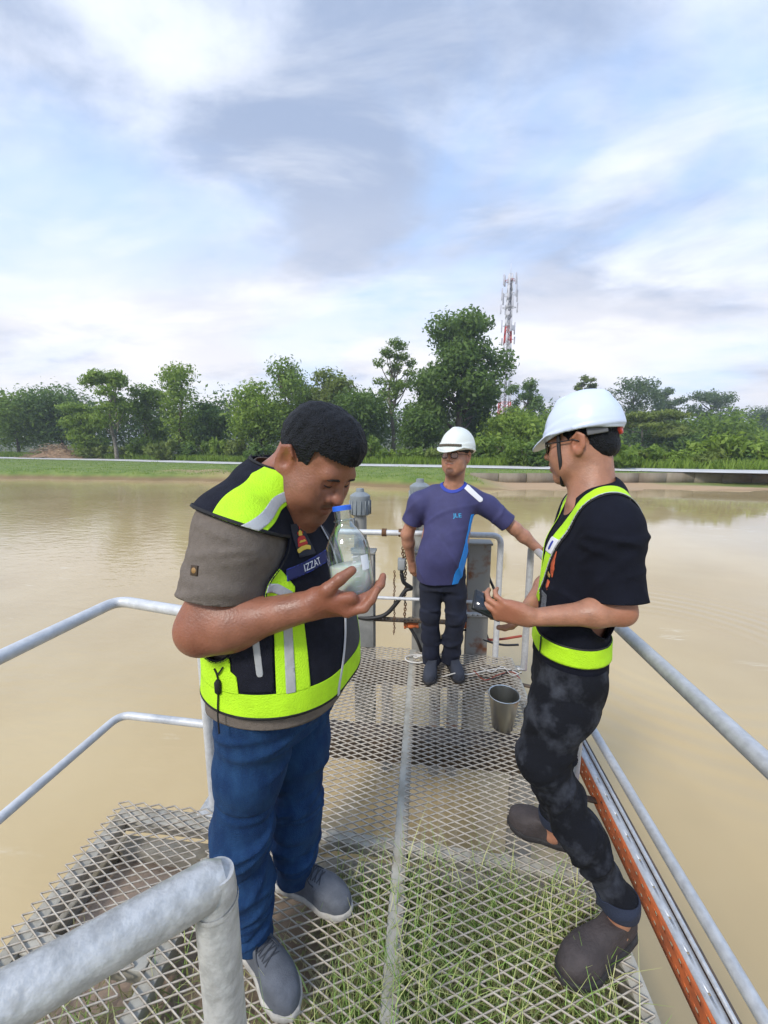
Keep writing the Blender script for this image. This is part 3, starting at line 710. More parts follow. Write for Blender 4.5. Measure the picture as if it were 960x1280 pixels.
def mast():
    Y = 96.0; b = at(628, 560, Y); z0 = float(bank_h(b[0], Y)); zt = at(631, 343, Y)[2]; h = zt - z0; T = tag(empty('telecom_mast', (b[0], Y, z0)), 'red and white lattice telecom mast with antennas behind the giant tree', 'mast')
    B = V3(b[0], Y, z0); red, wh = mat('mast red', (.50, .055, .04), rough=.5), mat('mast white', (.60, .60, .62), rough=.5); wid = lambda t: 2.3 * (1 - t) ** 1.3 + .75
    ns = 21; node = [[B + V3(sx * wid(i / ns) / 2, sy * wid(i / ns) / 2, h * i / ns) for sx, sy in ((-1, -1), (1, -1), (1, 1), (-1, 1))] for i in range(ns + 1)]
    for i in range(ns):
        m = MB(); red_band = i < 6 or i in (13, 14)
        for k in range(4):
            k2 = (k + 1) % 4; m.bar(node[i][k], node[i + 1][k], .17, .17); m.bar(node[i][k], node[i + 1][k2], .07, .07); m.bar(node[i][k2], node[i + 1][k], .07, .07); m.bar(node[i + 1][k], node[i + 1][k2], .08, .08)
        m.build('lattice_bay', red if red_band else wh, T)
    m = MB()
    for k in range(5): m.tube([B + V3(.12 * k - .24, -.2, 0), B + V3(.12 * k - .24, -.2, h * .97)], .05, 6)
    m.build('cable_run', mat('mast cable', (.16, .15, .16), rough=.7), T)
    ant = mat('antenna grey', (.52, .52, .56), rough=.5); r = np.random.default_rng(4)
    for t, n, rad, L_ in ((.965, 6, 1.5, 2.3), (.89, 6, 1.75, 2.5), (.82, 4, 1.9, 2.0), (.72, 4, 1.5, 2.6), (.645, 3, 1.6, 1.6)):
        z = h * t; m = MB()
        ring = [B + V3(math.cos(a) * rad * .8, math.sin(a) * rad * .8, z) for a in np.linspace(0, 6.28, n, endpoint=False)]
        for p in ring: m.bar(B + V3(0, 0, z), p, .07, .07); 
        for p, q in zip(ring, ring[1:] + ring[:1]): m.bar(p, q, .06, .06)
        m.build('antenna_frame', red if t in (.965, .645) else wh, T)
        for k, a in enumerate(np.linspace(.2, 6.48, n, endpoint=False)):
            c = B + V3(math.cos(a) * rad, math.sin(a) * rad, z + r.normal() * .25); MB().box(c, (.10, .19, L_ / 2), rotz(a)).build('panel_antenna', ant, T, bevel=.04)
    for a, z, rd in ((-1.9, .78, .45), (-.9, .70, .55)):
        c = B + V3(math.cos(a) * 1.2, math.sin(a) * 1.2, h * z); MB().lathe([(0, 0), (rd * .6, .05), (rd, .18), (rd, .34), (0, .36)], c, V3(math.cos(a), math.sin(a), 0), 20).build('dish_antenna', ant, T, 'auto')
    MB().tube([B + V3(0, 0, h), B + V3(0, 0, h + 2.2)], .04, 6).build('lightning_rod', wh, T)
    for sx in (-1, 1): MB().box(B + V3(sx * 2.1, .5, 1.2), (.7, .5, 1.2)).build('equipment_cabinet', ant, T, bevel=.03)
mast()

# ------------------------------------------------------------------ platform, rails, equipment
def metal_mats():
    mat('galvanised', (.44, .45, .46), rough=.45, metal=.35, col2=(.56, .57, .58), vscale=45, detail=7, bump=.12, bscale=90, rvar=.12)
    mat('galvanised weathered', (.40, .40, .385), rough=.5, metal=.3, col2=(.55, .55, .535), vscale=48, detail=8, bump=.25, bscale=70, stretch=(1, 1, 1), lo=.40, hi=.60)
    mat('rail paint', (.50, .51, .52), rough=.45, metal=.1, col2=(.62, .63, .64), vscale=30, detail=6, bump=.08, bscale=120)
    mat('mesh steel', (.34, .295, .235), rough=.75, metal=.0, spec=.25, col2=(.52, .475, .405), vscale=35, detail=5, bump=.1, bscale=100)
    mat('frame cream', (.42, .40, .34), rough=.8, col2=(.25, .22, .16), vscale=10, detail=7, lo=.45, hi=.75, bump=.2, bscale=60)
    mat('steel grey', (.24, .245, .235), rough=.6, metal=.1, col2=(.33, .33, .31), vscale=9, detail=7, bump=.1, bscale=60)
    mat('steel rusty', (.27, .26, .235), rough=.75, col2=(.20, .075, .03), vscale=5, detail=8, lo=.54, hi=.66, bump=.2, bscale=60)
    mat('dark steel', (.055, .05, .045), rough=.7, col2=(.13, .09, .06), vscale=14, detail=7)
    mat('orange paint', (.72, .175, .05), rough=.7, col2=(.42, .12, .05), vscale=12, detail=7, bump=.1, bscale=90)
    mat('motor grey', (.20, .225, .24), rough=.5, var=.12, vscale=10); mat('rubber black', (.012, .012, .013), rough=.55, bump=.1, bscale=90)
    mat('chain rust', (.13, .065, .03), rough=.85, var=.4, vscale=60); mat('rope white', (.58, .56, .52), rough=.9); mat('hose red', (.30, .05, .025), rough=.6)
    mat('concrete', (.40, .38, .33), rough=.95, col2=(.24, .21, .15), vscale=5, detail=8, lo=.42, hi=.66, bump=.4, bscale=30)
    mat('stainless', (.55, .54, .50), rough=.30, metal=1.0, var=.10, vscale=18, bump=.05, bscale=30, stretch=(1, 1, .1))
metal_mats()

def expanded_sheet(name, x0, x1, y0, y1, parent, seed):
    """expanded metal: a lattice of thin slanted strands meeting at bonds, cut off raggedly along its edges"""
    LW, SW, r = .0762, .034, np.random.default_rng(seed)
    ni, nj = int((x1 - x0) / (LW / 2)), int((y1 - y0) / (SW / 2)); A, Bp = [], []
    for i in range(ni):
        for j in range(nj + 1):
            if (i + j) % 2: continue
            for dj in (1, -1):
                if 0 <= j + dj <= nj: A.append((i, j)); Bp.append((i + 1, j + dj))
    A, Bp = np.array(A, float), np.array(Bp, float); sc = np.array([LW / 2, SW / 2]); a, b = A * sc + (x0, y0), Bp * sc + (x0, y0)
    n = len(a); d = b - a; d /= np.linalg.norm(d, axis=1)[:, None]; nrm = np.stack([-d[:, 1], d[:, 0]], 1); nrm *= np.sign(nrm[:, 1:])  # towards +y
    w = .0022; zt, zb, lean = .0025, -.0028, .0010
    z = lambda p: np.full((len(p), 1), 0.)
    def P(c, s, zz, ly): q = np.concatenate([c + nrm * s + np.array([0, ly]), np.full((n, 1), zz)], 1); return q
    V = np.stack([P(a, -w / 2, zb, -lean), P(a, w / 2, zb, -lean), P(a, w / 2, zt, lean), P(a, -w / 2, zt, lean), P(b, -w / 2, zb, -lean), P(b, w / 2, zb, -lean), P(b, w / 2, zt, lean), P(b, -w / 2, zt, lean)], 1)
    V[:, :, 2] += .0015 * np.sin(V[:, :, 0] * 5 + seed) * np.sin(V[:, :, 1] * 4) - .004
    f = np.array([(0, 4, 5, 1), (1, 5, 6, 2), (2, 6, 7, 3), (3, 7, 4, 0)]); Q = (np.arange(n)[:, None, None] * 8 + f[None]).reshape(-1, 4)
    return mesh_obj(name, V.reshape(-1, 3), Q, MATS['mesh steel'], parent, smooth=False)

def perforated(a, b, up, width, mtl, name, parent, pitch=.05, hole=(.016, .008), rows=(0.5,), thick=.003):
    """steel strip from a to b with real slots"""
    a, b, up = np.asarray(a, float), np.asarray(b, float), unit(up); L_ = np.linalg.norm(b - a); d = (b - a) / L_; n = np.cross(d, up)
    ys = [0]; 
    for rr in rows: ys += [rr * width - hole[1] / 2, rr * width + hole[1] / 2]
    ys.append(width); k = int(L_ / pitch); m = MB()
    def quad(x0, x1, y0, y1):
        p = [a + d * x + up * y for x, y in ((x0, y0), (x1, y0), (x1, y1), (x0, y1))]; m.add(p, [(0, 1, 2, 3)])
    for i in range(k):
        x0 = i * pitch; h0, h1 = x0 + pitch / 2 - hole[0] / 2, x0 + pitch / 2 + hole[0] / 2
        for q in range(len(ys) - 1):
            if q % 2 == 0: quad(x0, x0 + pitch, ys[q], ys[q + 1])
            else: quad(x0, h0, ys[q], ys[q + 1]); quad(h1, x0 + pitch, ys[q], ys[q + 1])
    o = m.build(name, MATS[mtl], parent); bm = bmesh.new(); bm.from_mesh(o.data); bmesh.ops.remove_doubles(bm, verts=bm.verts, dist=1e-5); bm.to_mesh(o.data); bm.free(); sm = o.modifiers.new('t', 'SOLIDIFY'); sm.thickness = thick; sm.offset = 0; return o

def platform():
    T = tag(empty('walkway_platform', (0, 1.2, 0)), 'steel walkway platform decked with diamond expanded metal mesh over the river', 'platform')
    expanded_sheet('mesh_sheet', -1.39, -.875, -.30, 1.462, T, 1); expanded_sheet('mesh_sheet', -.868, -.083, -.60, 3.02, T, 2); expanded_sheet('mesh_sheet', -.075, .712, -.60, 2.96, T, 3)
    fr = MATS['frame cream']
    def beam(a, b, w, t, m=fr): MB().bar(a, b, w, t).build('beam', m, T, bevel=.003)
    beam((-.080, -.6, -.038), (-.080, 3.0, -.038), .055, .055); beam((-.83, -.6, -.038), (-.83, 3.0, -.038), .05, .055); beam((.675, -.6, -.038), (.675, 2.95, -.038), .05, .055)
    beam((-1.33, -.3, -.038), (-1.33, 1.42, -.038), .06, .055); beam((-1.30, 1.40, -.038), (-.86, 1.40, -.038), .07, .055); beam((-1.30, .93, -.038), (-.86, .93, -.038), .06, .055); beam((-1.30, .50, -.038), (-.86, .50, -.038), .06, .055)
    beam((-.80, 1.42, -.040), (.65, 1.36, -.040), .05, .05)
    for y, w in ((2.12, .13), (2.88, .10)): MB().bar((-.84, y, -.15), (.69, y, -.15), w, .16).build('cross_beam', MATS['dark steel'], T, bevel=.004)
    for x in (-.28, .10, .24): MB().tube([(x, 2.86, -.2), (x, 2.86, -2.6)], .045, 14).build('pile', MATS['steel rusty'], T, True)
    for x in (-.72, .60): MB().bar((x, 2.12, -.2), (x, 2.12, -2.6), .12, .12).build('pile', MATS['steel rusty'], T)
    return T
platform()

def abutment():
    V, Q = [], []; xs = np.linspace(-1.36, .70, 46); ys = np.linspace(-3.0, 1.36, 90); r = np.random.default_rng(6)
    g1, g2 = waves(51, 7, 3, 9), waves(52, 7, 14, 34)
    X, Y = np.meshgrid(xs, ys); P = np.stack([X, Y, 0 * X], -1).reshape(-1, 3); z = -.145 + .022 * g1(P) + .009 * g2(P); edge = np.minimum(np.minimum(P[:, 0] + 1.36, .70 - P[:, 0]), 1.36 - P[:, 1]); z -= .05 * np.exp(-edge / .05)
    P[:, 2] = z; idx = np.arange(len(P)).reshape(90, 46); Q = np.stack([idx[:-1, :-1], idx[:-1, 1:], idx[1:, 1:], idx[1:, :-1]], -1).reshape(-1, 4)
    o = mesh_obj('soil', P, Q, mat('wet soil', (.22, .155, .10), rough=.95, col2=(.34, .255, .18), vscale=5, detail=8, bump=.7, bscale=26, attr=[('pinkmud', (.52, .39, .30)), ('moss', (.115, .14, .045))])); tag(o, kind='structure')
    attr_pt(o, 'pinkmud', np.clip(np.exp(-((P[:, 0] + 1.06) / .22) ** 2 - ((P[:, 1] - 1.02) / .24) ** 2) * 1.3, 0, 1)); attr_pt(o, 'moss', sstep0(g1(P + 3.3), .2, 1.2) * .8)
    A = tag(empty('abutment', (-.3, 0, -1)), 'low concrete retaining edge holding the soil under the near deck', 'abutment'); c = MATS['concrete']
    MB().box((-1.37, -.8, -1.15), (.045, 2.2, 1.02)).build('side_wall', c, A, bevel=.01); MB().box((.715, -.8, -1.15), (.030, 2.2, 1.02)).build('side_wall', c, A, bevel=.01); MB().box((-.33, 1.372, -1.15), (1.0, .035, 1.02)).build('end_wall', c, A, bevel=.01)
    nb = [(-60, -60, -.1), (60, -60, -.1), (60, -3, -.1), (-60, -3, -.1), (-60, -1.6, -1.2), (60, -1.6, -1.2)]
    tag(mesh_obj('near_bank', nb, [(0, 1, 2, 3), (3, 2, 5, 4)], MATS['bank grass'], smooth=False), kind='structure')
abutment()

def near_grass():
    r = np.random.default_rng(77); V, Q, tone = [], [], []
    tufts = [(-.02, 1.02, .16, 190), (-.12, .96, .10, 130), (-.18, .86, .10, 120), (.02, .90, .14, 120), (.25, 1.10, .22, 230), (.48, 1.0, .18, 140), (.42, 1.22, .20, 190), (-.05, 1.24, .14, 150), (.60, .96, .10, 90), (.15, .80, .2, 130), (-.30, .80, .14, 90), (-.65, .78, .2, 60), (.3, 1.28, .26, 130), (-.24, 1.20, .10, 50), (-1.0, .72, .2, 40), (.55, 1.25, .1, 60), (.58, .80, .15, 80), (-.75, .66, .12, 60)]
    for cx, cy, sp, n in tufts:
        for _ in range(int(n * 1.9)):
            x, y = cx + r.normal() * sp * .5, cy + r.normal() * sp * .5
            if not (-1.3 < x < .60 and y < 1.31): continue
            tall = r.random() < .27; h = r.uniform(.20, .34) if tall else r.uniform(.09, .20); a = r.uniform(0, 6.28); ln = r.uniform(.15, .8) * h; w = r.uniform(.0016, .0042); d = V3(math.cos(a), math.sin(a), 0); s = V3(-d[1], d[0], 0) * w; b = V3(x, y, -.15); k = len(V); t = r.random()
            for q in range(4):
                f = q / 3; p = b + d * ln * f * f + V3(0, 0, h * (f - .22 * f * f)); V.append(p - s * (1 - f * .92)); V.append(p + s * (1 - f * .92)); tone += [t, t]
            for q in range(3): Q.append((k + 2 * q, k + 2 * q + 1, k + 2 * q + 3, k + 2 * q + 2))
    m = mat('grass blade', (.17, .32, .045), rough=.6, attr=[('tone', (.54, .52, .22))]); o = mesh_obj('grass', V, np.array(Q), m); attr_pt(o, 'tone', np.array(tone) ** 1.3); tag(o, 'thin green and straw grass growing up through the deck mesh', 'grass', kind='stuff')
    V, Q, tone = [], [], []
    for _ in range(6500):
        cx, cy, sp, n = tufts[int(r.integers(0, len(tufts)))]; x, y = cx + r.normal() * sp * .9, cy + r.normal() * sp * .9
        if not (-1.3 < x < .60 and y < 1.31): continue
        a = r.uniform(0, 6.28); L_ = r.uniform(.04, .12); d = V3(math.cos(a), math.sin(a), r.uniform(-.1, .25)) * L_; s = V3(-d[1], d[0], 0) / L_ * r.uniform(.001, .003); p = V3(x, y, -.135 + r.uniform(0, .05)); k = len(V); V += [p - s, p + s, p + d + s * .2, p + d - s * .2]; Q.append((k, k + 1, k + 2, k + 3)); t = r.random(); tone += [t] * 4
    o = mesh_obj('dry_grass', V, np.array(Q), mat('straw', (.20, .22, .07), rough=.8, attr=[('tone', (.55, .46, .26))])); attr_pt(o, 'tone', tone); tag(o, 'flattened dry grass litter lying on the soil under the mesh', 'grass', kind='stuff')
near_grass()

def rails():
    g, w = MATS['rail paint'], MATS['galvanised weathered']; R_, r_ = .024, .017
    def pipe(T, pts, r, m=g, name='rail', rad=0.0, n=18): MB().tube(arc_path(pts, rad, 8) if rad else pts, r, n).build(name, m, T, 'auto')
    # left guard rail: along the front edge, round the corner, back towards the bank
    T = tag(empty('guard_rail', (-.944, 1.435, 0)), 'white-grey tubular guard rail bending round the outer corner of the mesh wing', 'railing')
    c1, c2 = at(150, 748, 1.60), at(160, 889, 1.52); zt, zm = c1[2], c2[2]; xc = -1.40; yc = 1.475
    pipe(T, [(-.944, yc, zt), (xc, yc + .10, zt), (-1.44, -.2, zt)], R_, g, 'top_rail', .075); pipe(T, [(-.944, yc, zm), (xc + .02, yc + .02, zm), (-1.40, -.2, zm)], r_, g, 'mid_rail', .06)
    pipe(T, [(-.944, 1.475, -.05), (-.944, 1.475, zt + .0)], .021, g, 'post'); pipe(T, [(-.944, 1.475, zt), (-.944, 2.98, zt)], R_, g, 'top_rail'); pipe(T, [(-.944, 1.475, zm), (-.944, 2.98, zm)], r_, g, 'mid_rail'); pipe(T, [(-.944, 2.98, -.05), (-.944, 2.98, zt)], .021, g, 'post')
    MB().box((-.944, 1.475, -.012), (.055, .055, .006)).build('base_plate', w, T, bevel=.002); MB().bar((-.944, 1.475, -.04), (-.86, 1.475, -.04), .05, .012).build('bracket', w, T); MB().bar((-.944, 2.98, -.04), (-.86, 2.98, -.04), .05, .012).build('bracket', w, T)
    # right guard rail
    T = tag(empty('guard_rail', (.765, 2.87, 0)), 'galvanised guard rail running beside the perforated orange channel', 'railing'); x = .772
    g2 = MATS['galvanised']; zt, zm = .92, .41
    pipe(T, [(x, -.3, zt), (x, 2.875, zt), (x, 2.875, -.06)], R_, g2, 'top_rail', .05); pipe(T, [(.742, -.3, zm), (.742, 1.80, zm)], r_, g2, 'mid_rail'); pipe(T, [(.755, 1.81, zm), (.760, 2.86, zm)], r_, g2, 'mid_rail')
    for y in (1.80, .30): pipe(T, [(.758, y, -.06), (.762, y, zt - .01)], .0215, g2, 'post'); MB().bar((.70, y, -.04), (.77, y, -.04), .05, .012).build('bracket', w, T)
    MB().bar((.70, 2.875, -.05), (.78, 2.875, -.05), .05, .012).build('bracket', w, T)
    # end rail behind the men
    T = tag(empty('guard_rail', (.58, 2.95, 0)), 'grey tubular end rail with rounded corner behind the man in the jersey', 'railing'); Y = 2.955; zt = at(560, 668, Y)[2]; zm = at(480, 748, Y)[2]; xr = at(622, 760, Y)[0]
    pipe(T, [(-.944, Y + .02, zt), (xr, Y, zt), (xr, Y, -.06)], .0225, g, 'top_rail', .07); pipe(T, [(-.944, Y + .02, zm), (xr, Y, zm)], .013, g, 'mid_rail'); pipe(T, [(-.36, Y + .02, -.06), (-.36, Y + .02, zt)], .0, g, 'post') if 0 else None
    for xx in (at(480, 668, Y)[0], at(501, 668, Y)[0]): MB().tube([(xx - .018, Y + .02, zt), (xx + .018, Y + .02, zt)], .032, 16).build('clamp', MATS['chain rust'], T, 'auto')
    # near hand rail at the entrance, by the camera
    T = tag(empty('hand_rail', (-.26, .37, 0)), 'thick weathered galvanised entrance hand rail with a mitred corner post', 'railing')
    z = 1.105; c = atz(268, 1102, z); e = atz(0, 1256, z); d = unit(e - c); far = c + d * .75
    m = MB(); m.tube([c + d * -.012 + V3(0, 0, .002), c + d * .006, far], [.017, .0262, .0262], 28); m.build('top_rail', w, T, 'auto')
    MB().tube([c + V3(0, 0, .012) - d * .004, c + V3(0, 0, -.012), V3(c[0], c[1], -.15)], [.019, .0245, .0245], 26).build('post', w, T, 'auto')
    MB().lathe([(.0255, -.004), (.0262, 0), (.0255, .004)], c + V3(0, 0, -.028), (0, 0, 1), 26).build('weld_bead', w, T, True)
    MB().tube([V3(far[0], far[1], -.15), far], .0245, 20).build('post', w, T, 'auto')
rails()

def channel():
    T = tag(empty('slotted_channel', (.86, 1.5, -.1)), 'orange slotted steel channel with galvanised flange along the deck edge', 'channel'); a, b = .3, 2.9
    x = .872
    perforated((x, a, -.150), (x, b, -.150), (0, 0, 1), .110, 'orange paint', 'orange_web', T, .046, (.016, .013), (.30, .70))
    perforated((x - .001, b, -.038), (x - .001, a, -.038), (1, 0, .05), .040, 'galvanised', 'flange', T, .10, (.008, .008), (.55,))
    MB().tube([(x + .050, a, -.028), (x + .050, b, -.028)], .0085, 10).build('edge_tube', MATS['galvanised'], T, True); MB().bar((x + .062, a, -.048), (x + .062, b, -.048), .006, .05).build('lip', MATS['dark steel'], T)
    for y in (.30, 1.80, 2.72): MB().bar((.70, y, -.085), (x + .05, y, -.125), .03, .012).build('hanger', MATS['dark steel'], T)
channel()

def chain_obj(label, p, L_, link=.030, r=.0042, group=None, cat='chain'):
    T = tag(empty('chain', p), label, cat, group); n = int(L_ / (link * .72)); 
    ring = MB(); pts = []
    for k in range(14):
        a = 2 * math.pi * k / 14; pts.append(V3(math.cos(a) * link * .30, 0, math.sin(a) * link * .5))
    ring.tube(pts, r, 6, closed=True); o = ring.build('link', MATS['chain rust'], T, True); o.matrix_parent_inverse = Matrix.Identity(4)
    for i in range(n):
        c = o if i == 0 else o.copy()
        if i: COL.objects.link(c)
        c.location = (.003 * math.sin(i * .9), .002 * math.cos(i * .7), -i * link * .72); c.rotation_euler = (0, .12 * math.sin(i * 1.7), (math.pi / 2 if i % 2 else 0) + .2 * math.sin(i * 2.3))
    return T

def pumps():
    Y = 3.06; G_, S_, rb = MATS['motor grey'], MATS['steel grey'], MATS['rubber black']
    def column(label, px, ytop, w, m, low):
        x = at(px, 760, Y)[0]; zt = at(px, ytop, Y)[2]; T = tag(empty('support_column', (x, Y, -2.5)), label, 'column')
        MB().bar((x, Y, -2.6), (x, Y, zt), w, .012, (0, 1, 0)).build('web', m, T); 
        b = MB(); b.box((x, Y - .06, (zt - 2.6) / 2), (w / 2, .006, (zt + 2.6) / 2)); b.build('flange', m, T, bevel=.001); MB().box((x, Y + .06, (zt - 2.6) / 2), (w / 2, .006, (zt + 2.6) / 2)).build('flange', m, T, bevel=.001); MB().box((x, Y, (zt - 2.6) / 2), (.006, .054, (zt + 2.6) / 2)).build('stem', m, T)
        MB().box((x, Y, zt + .008), (w / 2 + .012, .075, .008)).build('cap_plate', m, T, bevel=.002); return x, zt
    xl, zl = column('grey steel column below the grey pump motor', 456, 690, .165, S_, 0)
    b = MB(); b.box((xl - .005, Y - .075, at(456, 715, Y)[2] * .5), (.088, .012, at(456, 715, Y)[2] * .5)); 
    sk = b.build('column_skirt', S_, None, bevel=.004); sk.parent = bpy.data.objects['support_column']; sk.matrix_parent_inverse = sk.parent.matrix_world.inverted()
    column('rust-streaked steel column behind the man in the jersey', 596, 679, .165, MATS['steel rusty'], 1)
    xm = at(522, 760, Y)[0]; 
    def motor(label, px, ytop, ybody, Yp, dark=False):
        c = at(px, ytop, Yp); zb = at(px, ybody, Yp)[2]; zd = at(px, 690, Yp)[2]; x = c[0]; T = tag(empty('pump_motor', (x, Yp, zd)), label, 'pump'); zt = c[2]; r = .082
        MB().lathe([(0, zt + .012), (.030, zt + .010), (.034, zt - .018), (.058, zt - .030), (r, zt - .048), (r + .002, zt - .06), (r, zt - .075), (r, zb), (r - .016, zb - .012), (0, zb - .012)], (x, Yp, 0), (0, 0, 1), 28).build('motor_housing', G_, T, 'auto')
        for k in range(14):
            a = 2 * math.pi * k / 14; MB().box((x + math.cos(a) * (r + .003), Yp + math.sin(a) * (r + .003), (zt - .085 + zb) / 2), (.006, .0022, (zt - .085 - zb) / 2), rotz(a)).build('cooling_fin', G_, T)
        MB().tube([(x, Yp, zb), (x, Yp, zd - .9)], .052, 18).build('shaft_tube', S_, T, 'auto'); MB().lathe([(.052, -.008), (.085, -.008), (.085, .008), (.052, .008)], (x, Yp, zd + .02), (0, 0, 1), 20).build('mount_flange', S_, T, 'auto')
        MB().box((x - .05, Yp - .085, zb - .06), (.02, .02, .035)).build('terminal_box', G_, T, bevel=.004)
        return x, zb
    motor('dome-topped grey pump motor beside the glass bottle', 450, 612, 642, 3.14); motor('grey pump motor partly hidden by the jersey sleeve', 525, 600, 640, 3.20)
    # junction box on a chain, hoses, tray
    c = at(502, 705, 2.99); T = tag(empty('junction_box', c), 'small grey electrical box with a black cable gland hanging beside the chains', 'electrical box'); MB().box(c, (.030, .022, .048)).build('casing', mat('box grey', (.22, .24, .25), rough=.5), T, bevel=.005); MB().box(c + V3(0, -.023, 0), (.024, .003, .040)).build('cover', mat('box grey light', (.30, .32, .33), rough=.5), T, bevel=.002); MB().tube([c + V3(0, 0, -.045), c + V3(0, 0, -.075)], .014, 12).build('cable_gland', rb, T, 'auto')
    chain_obj('rusty chain hanging from the end rail down to the small grey box', at(504, 672, 2.985), .30); chain_obj('long rusty chain hanging close to the hip of the man in the jersey', at(507, 684, 3.02), .68); chain_obj('thin rusty chain hanging free to the deck below the grey box', at(493, 715, 3.0), .55, .022, .003)
    def hose(label, pts, r, m, name='hose', cat='hose', n=10):
        o = MB().tube(catmull([np.asarray(p) for p in pts], 10), r, n).build(name, m, None, True); tag(o, label, cat); return o
    hose('thick black hose curving from the grey box round to the grey column', [at(502, 717, 2.99), at(505, 728, 2.985), at(514, 735, 3.0), at(507, 738, 3.0), at(497, 752, 2.985), at(482, 768, 2.975), at(462, 773, 2.97), at(444, 771, 2.99)], .017, rb)
    hose('black cable rising beside the rust-streaked column', [at(606, 688, 3.16), at(611, 720, 3.12), at(618, 740, 3.05), at(612, 760, 3.0), at(604, 775, 3.02), at(610, 800, 3.08)], .011, rb, 'cable', 'cable')
    hose('black cable looping below the hand with the phone', [at(560, 790, 3.1), at(585, 788, 3.05), at(606, 800, 3.0), at(628, 806, 3.02), at(648, 806, 3.05)], .009, rb, 'cable', 'cable')
    hose('dark cable slanting down behind the trousers of the man in the jersey', [at(508, 778, 3.08), at(516, 790, 3.06), at(524, 806, 3.04), at(532, 830, 3.1)], .014, rb, 'cable', 'cable')
    hose('dark red hose looping along the far side of the deck', [at(582, 775, 3.1), at(592, 783, 3.08), at(606, 798, 3.06), at(625, 799, 3.08), at(652, 795, 3.12)], .010, MATS['hose red'])
    hose('pale rope coiled on the mesh beside the left shoe of the man in the jersey', [V3(.02, 2.86, .012)] + [V3(-.035 + (.105 - .006 * k) * math.cos(a) * 1.2, 2.80 + (.085 - .005 * k) * math.sin(a), .010 + .002 * k) for k, a in enumerate(np.linspace(.6, .6 + 4.5 * math.pi, 22))], .0055, MATS['rope white'], 'rope', 'rope', 8)
    hose('pale rope lying across the mesh in front of the shoes', [atz(553, 846, .01), atz(572, 841, .075), atz(585, 843, .012), atz(610, 838, .010), atz(632, 836, .010), atz(648, 842, .010)], .0045, MATS['rope white'], 'rope', 'rope', 8)
    for k, (lab, pts) in enumerate((('thin pinkish cable trailing across the mesh towards the bucket', [(592, 838), (606, 850), (624, 843), (640, 840), (650, 848)]), ('thin dark cable snaking over the far corner of the mesh', [(586, 848), (600, 846), (620, 848), (638, 838), (652, 842)]), ('thin grey wire tangled by the rail post', [(600, 834), (615, 840), (628, 833), (640, 844), (652, 840)]))):
        hose(lab, [atz(x, y, .010 + .003 * k) for x, y in pts], .0032, [MATS['hose red'], rb, MATS['rope white']][k], 'cable', 'cable', 6)
    T = tag(empty('cable_tray', at(520, 772, 3.0)), 'dark slotted cable tray fixed across the end of the deck', 'cable tray'); a, b_ = at(440, 772, 3.0), at(560, 774, 3.0)
    perforated(a - V3(0, 0, .02), V3(b_[0], b_[1], a[2] - .02), (0, 0, 1), .040, 'dark steel', 'tray_side', T, .030, (.014, .014), (.5,)); MB().bar(a + V3(0, .03, -.02), V3(b_[0], b_[1] + .03, a[2] - .02), .06, .004).build('tray_floor', MATS['dark steel'], T)
    T = tag(empty('cable_tray', at(590, 768, 2.99)), 'pale galvanised bracket tray clamped to the rust-streaked column', 'cable tray'); a, b_ = at(568, 768, 2.98), at(618, 769, 2.98)
    perforated(a - V3(0, 0, .014), V3(b_[0], b_[1], a[2] - .014), (0, 0, 1), .030, 'galvanised', 'tray_side', T, .04, (.010, .010), (.5,)); MB().bar(a + V3(0, .03, .018), V3(b_[0], b_[1] + .03, a[2] + .018), .06, .004).build('tray_top', MATS['galvanised'], T)
    for lab, px, py in (('orange valve body below the dark slotted tray', 514, 781), ('orange pipe clamp at the foot of the rust-streaked column', 583, 781)):
        c = at(px, py, 3.06); T = tag(empty('valve', c), lab, 'valve'); MB().lathe([(0, -.06), (.030, -.06), (.030, -.045), (.022, -.04), (.030, 0), (.022, .04), (.030, .045), (.030, .06), (0, .06)], c, (1, 0, .1), 18).build('valve_body', MATS['orange paint'], T, 'auto'); MB().tube([c, c + V3(0, 0, .055)], .010, 10).build('stem', MATS['dark steel'], T, True); MB().lathe([(.028, -.004), (.034, 0), (.028, .004), (.022, 0), (.028, -.004)], c + V3(0, 0, .055), (0, 0, 1), 18).build('hand_wheel', MATS['dark steel'], T, True)
pumps()

def bucket():
    c = atz(628, 908, 0.002); T = tag(empty('bucket', c), 'stainless steel bucket standing on the mesh beside the black trousers', 'bucket'); h, rb, rt = .205, .058, .086
    # measured against its rim in the photograph
    prof = [(0, .006), (rb - .002, .006), (rb, .001), (rb + .002, .004), (rt, h), (rt + .004, h + .001), (rt + .005, h + .005), (rt + .002, h + .007), (rt - .003, h + .004), (rb + .001, .010), (0, .008)]
    MB().lathe(prof, c, (0, 0, 1), 48).build('pail', MATS['stainless'], T, 'auto')
    return T
bucket()
DBG = {}

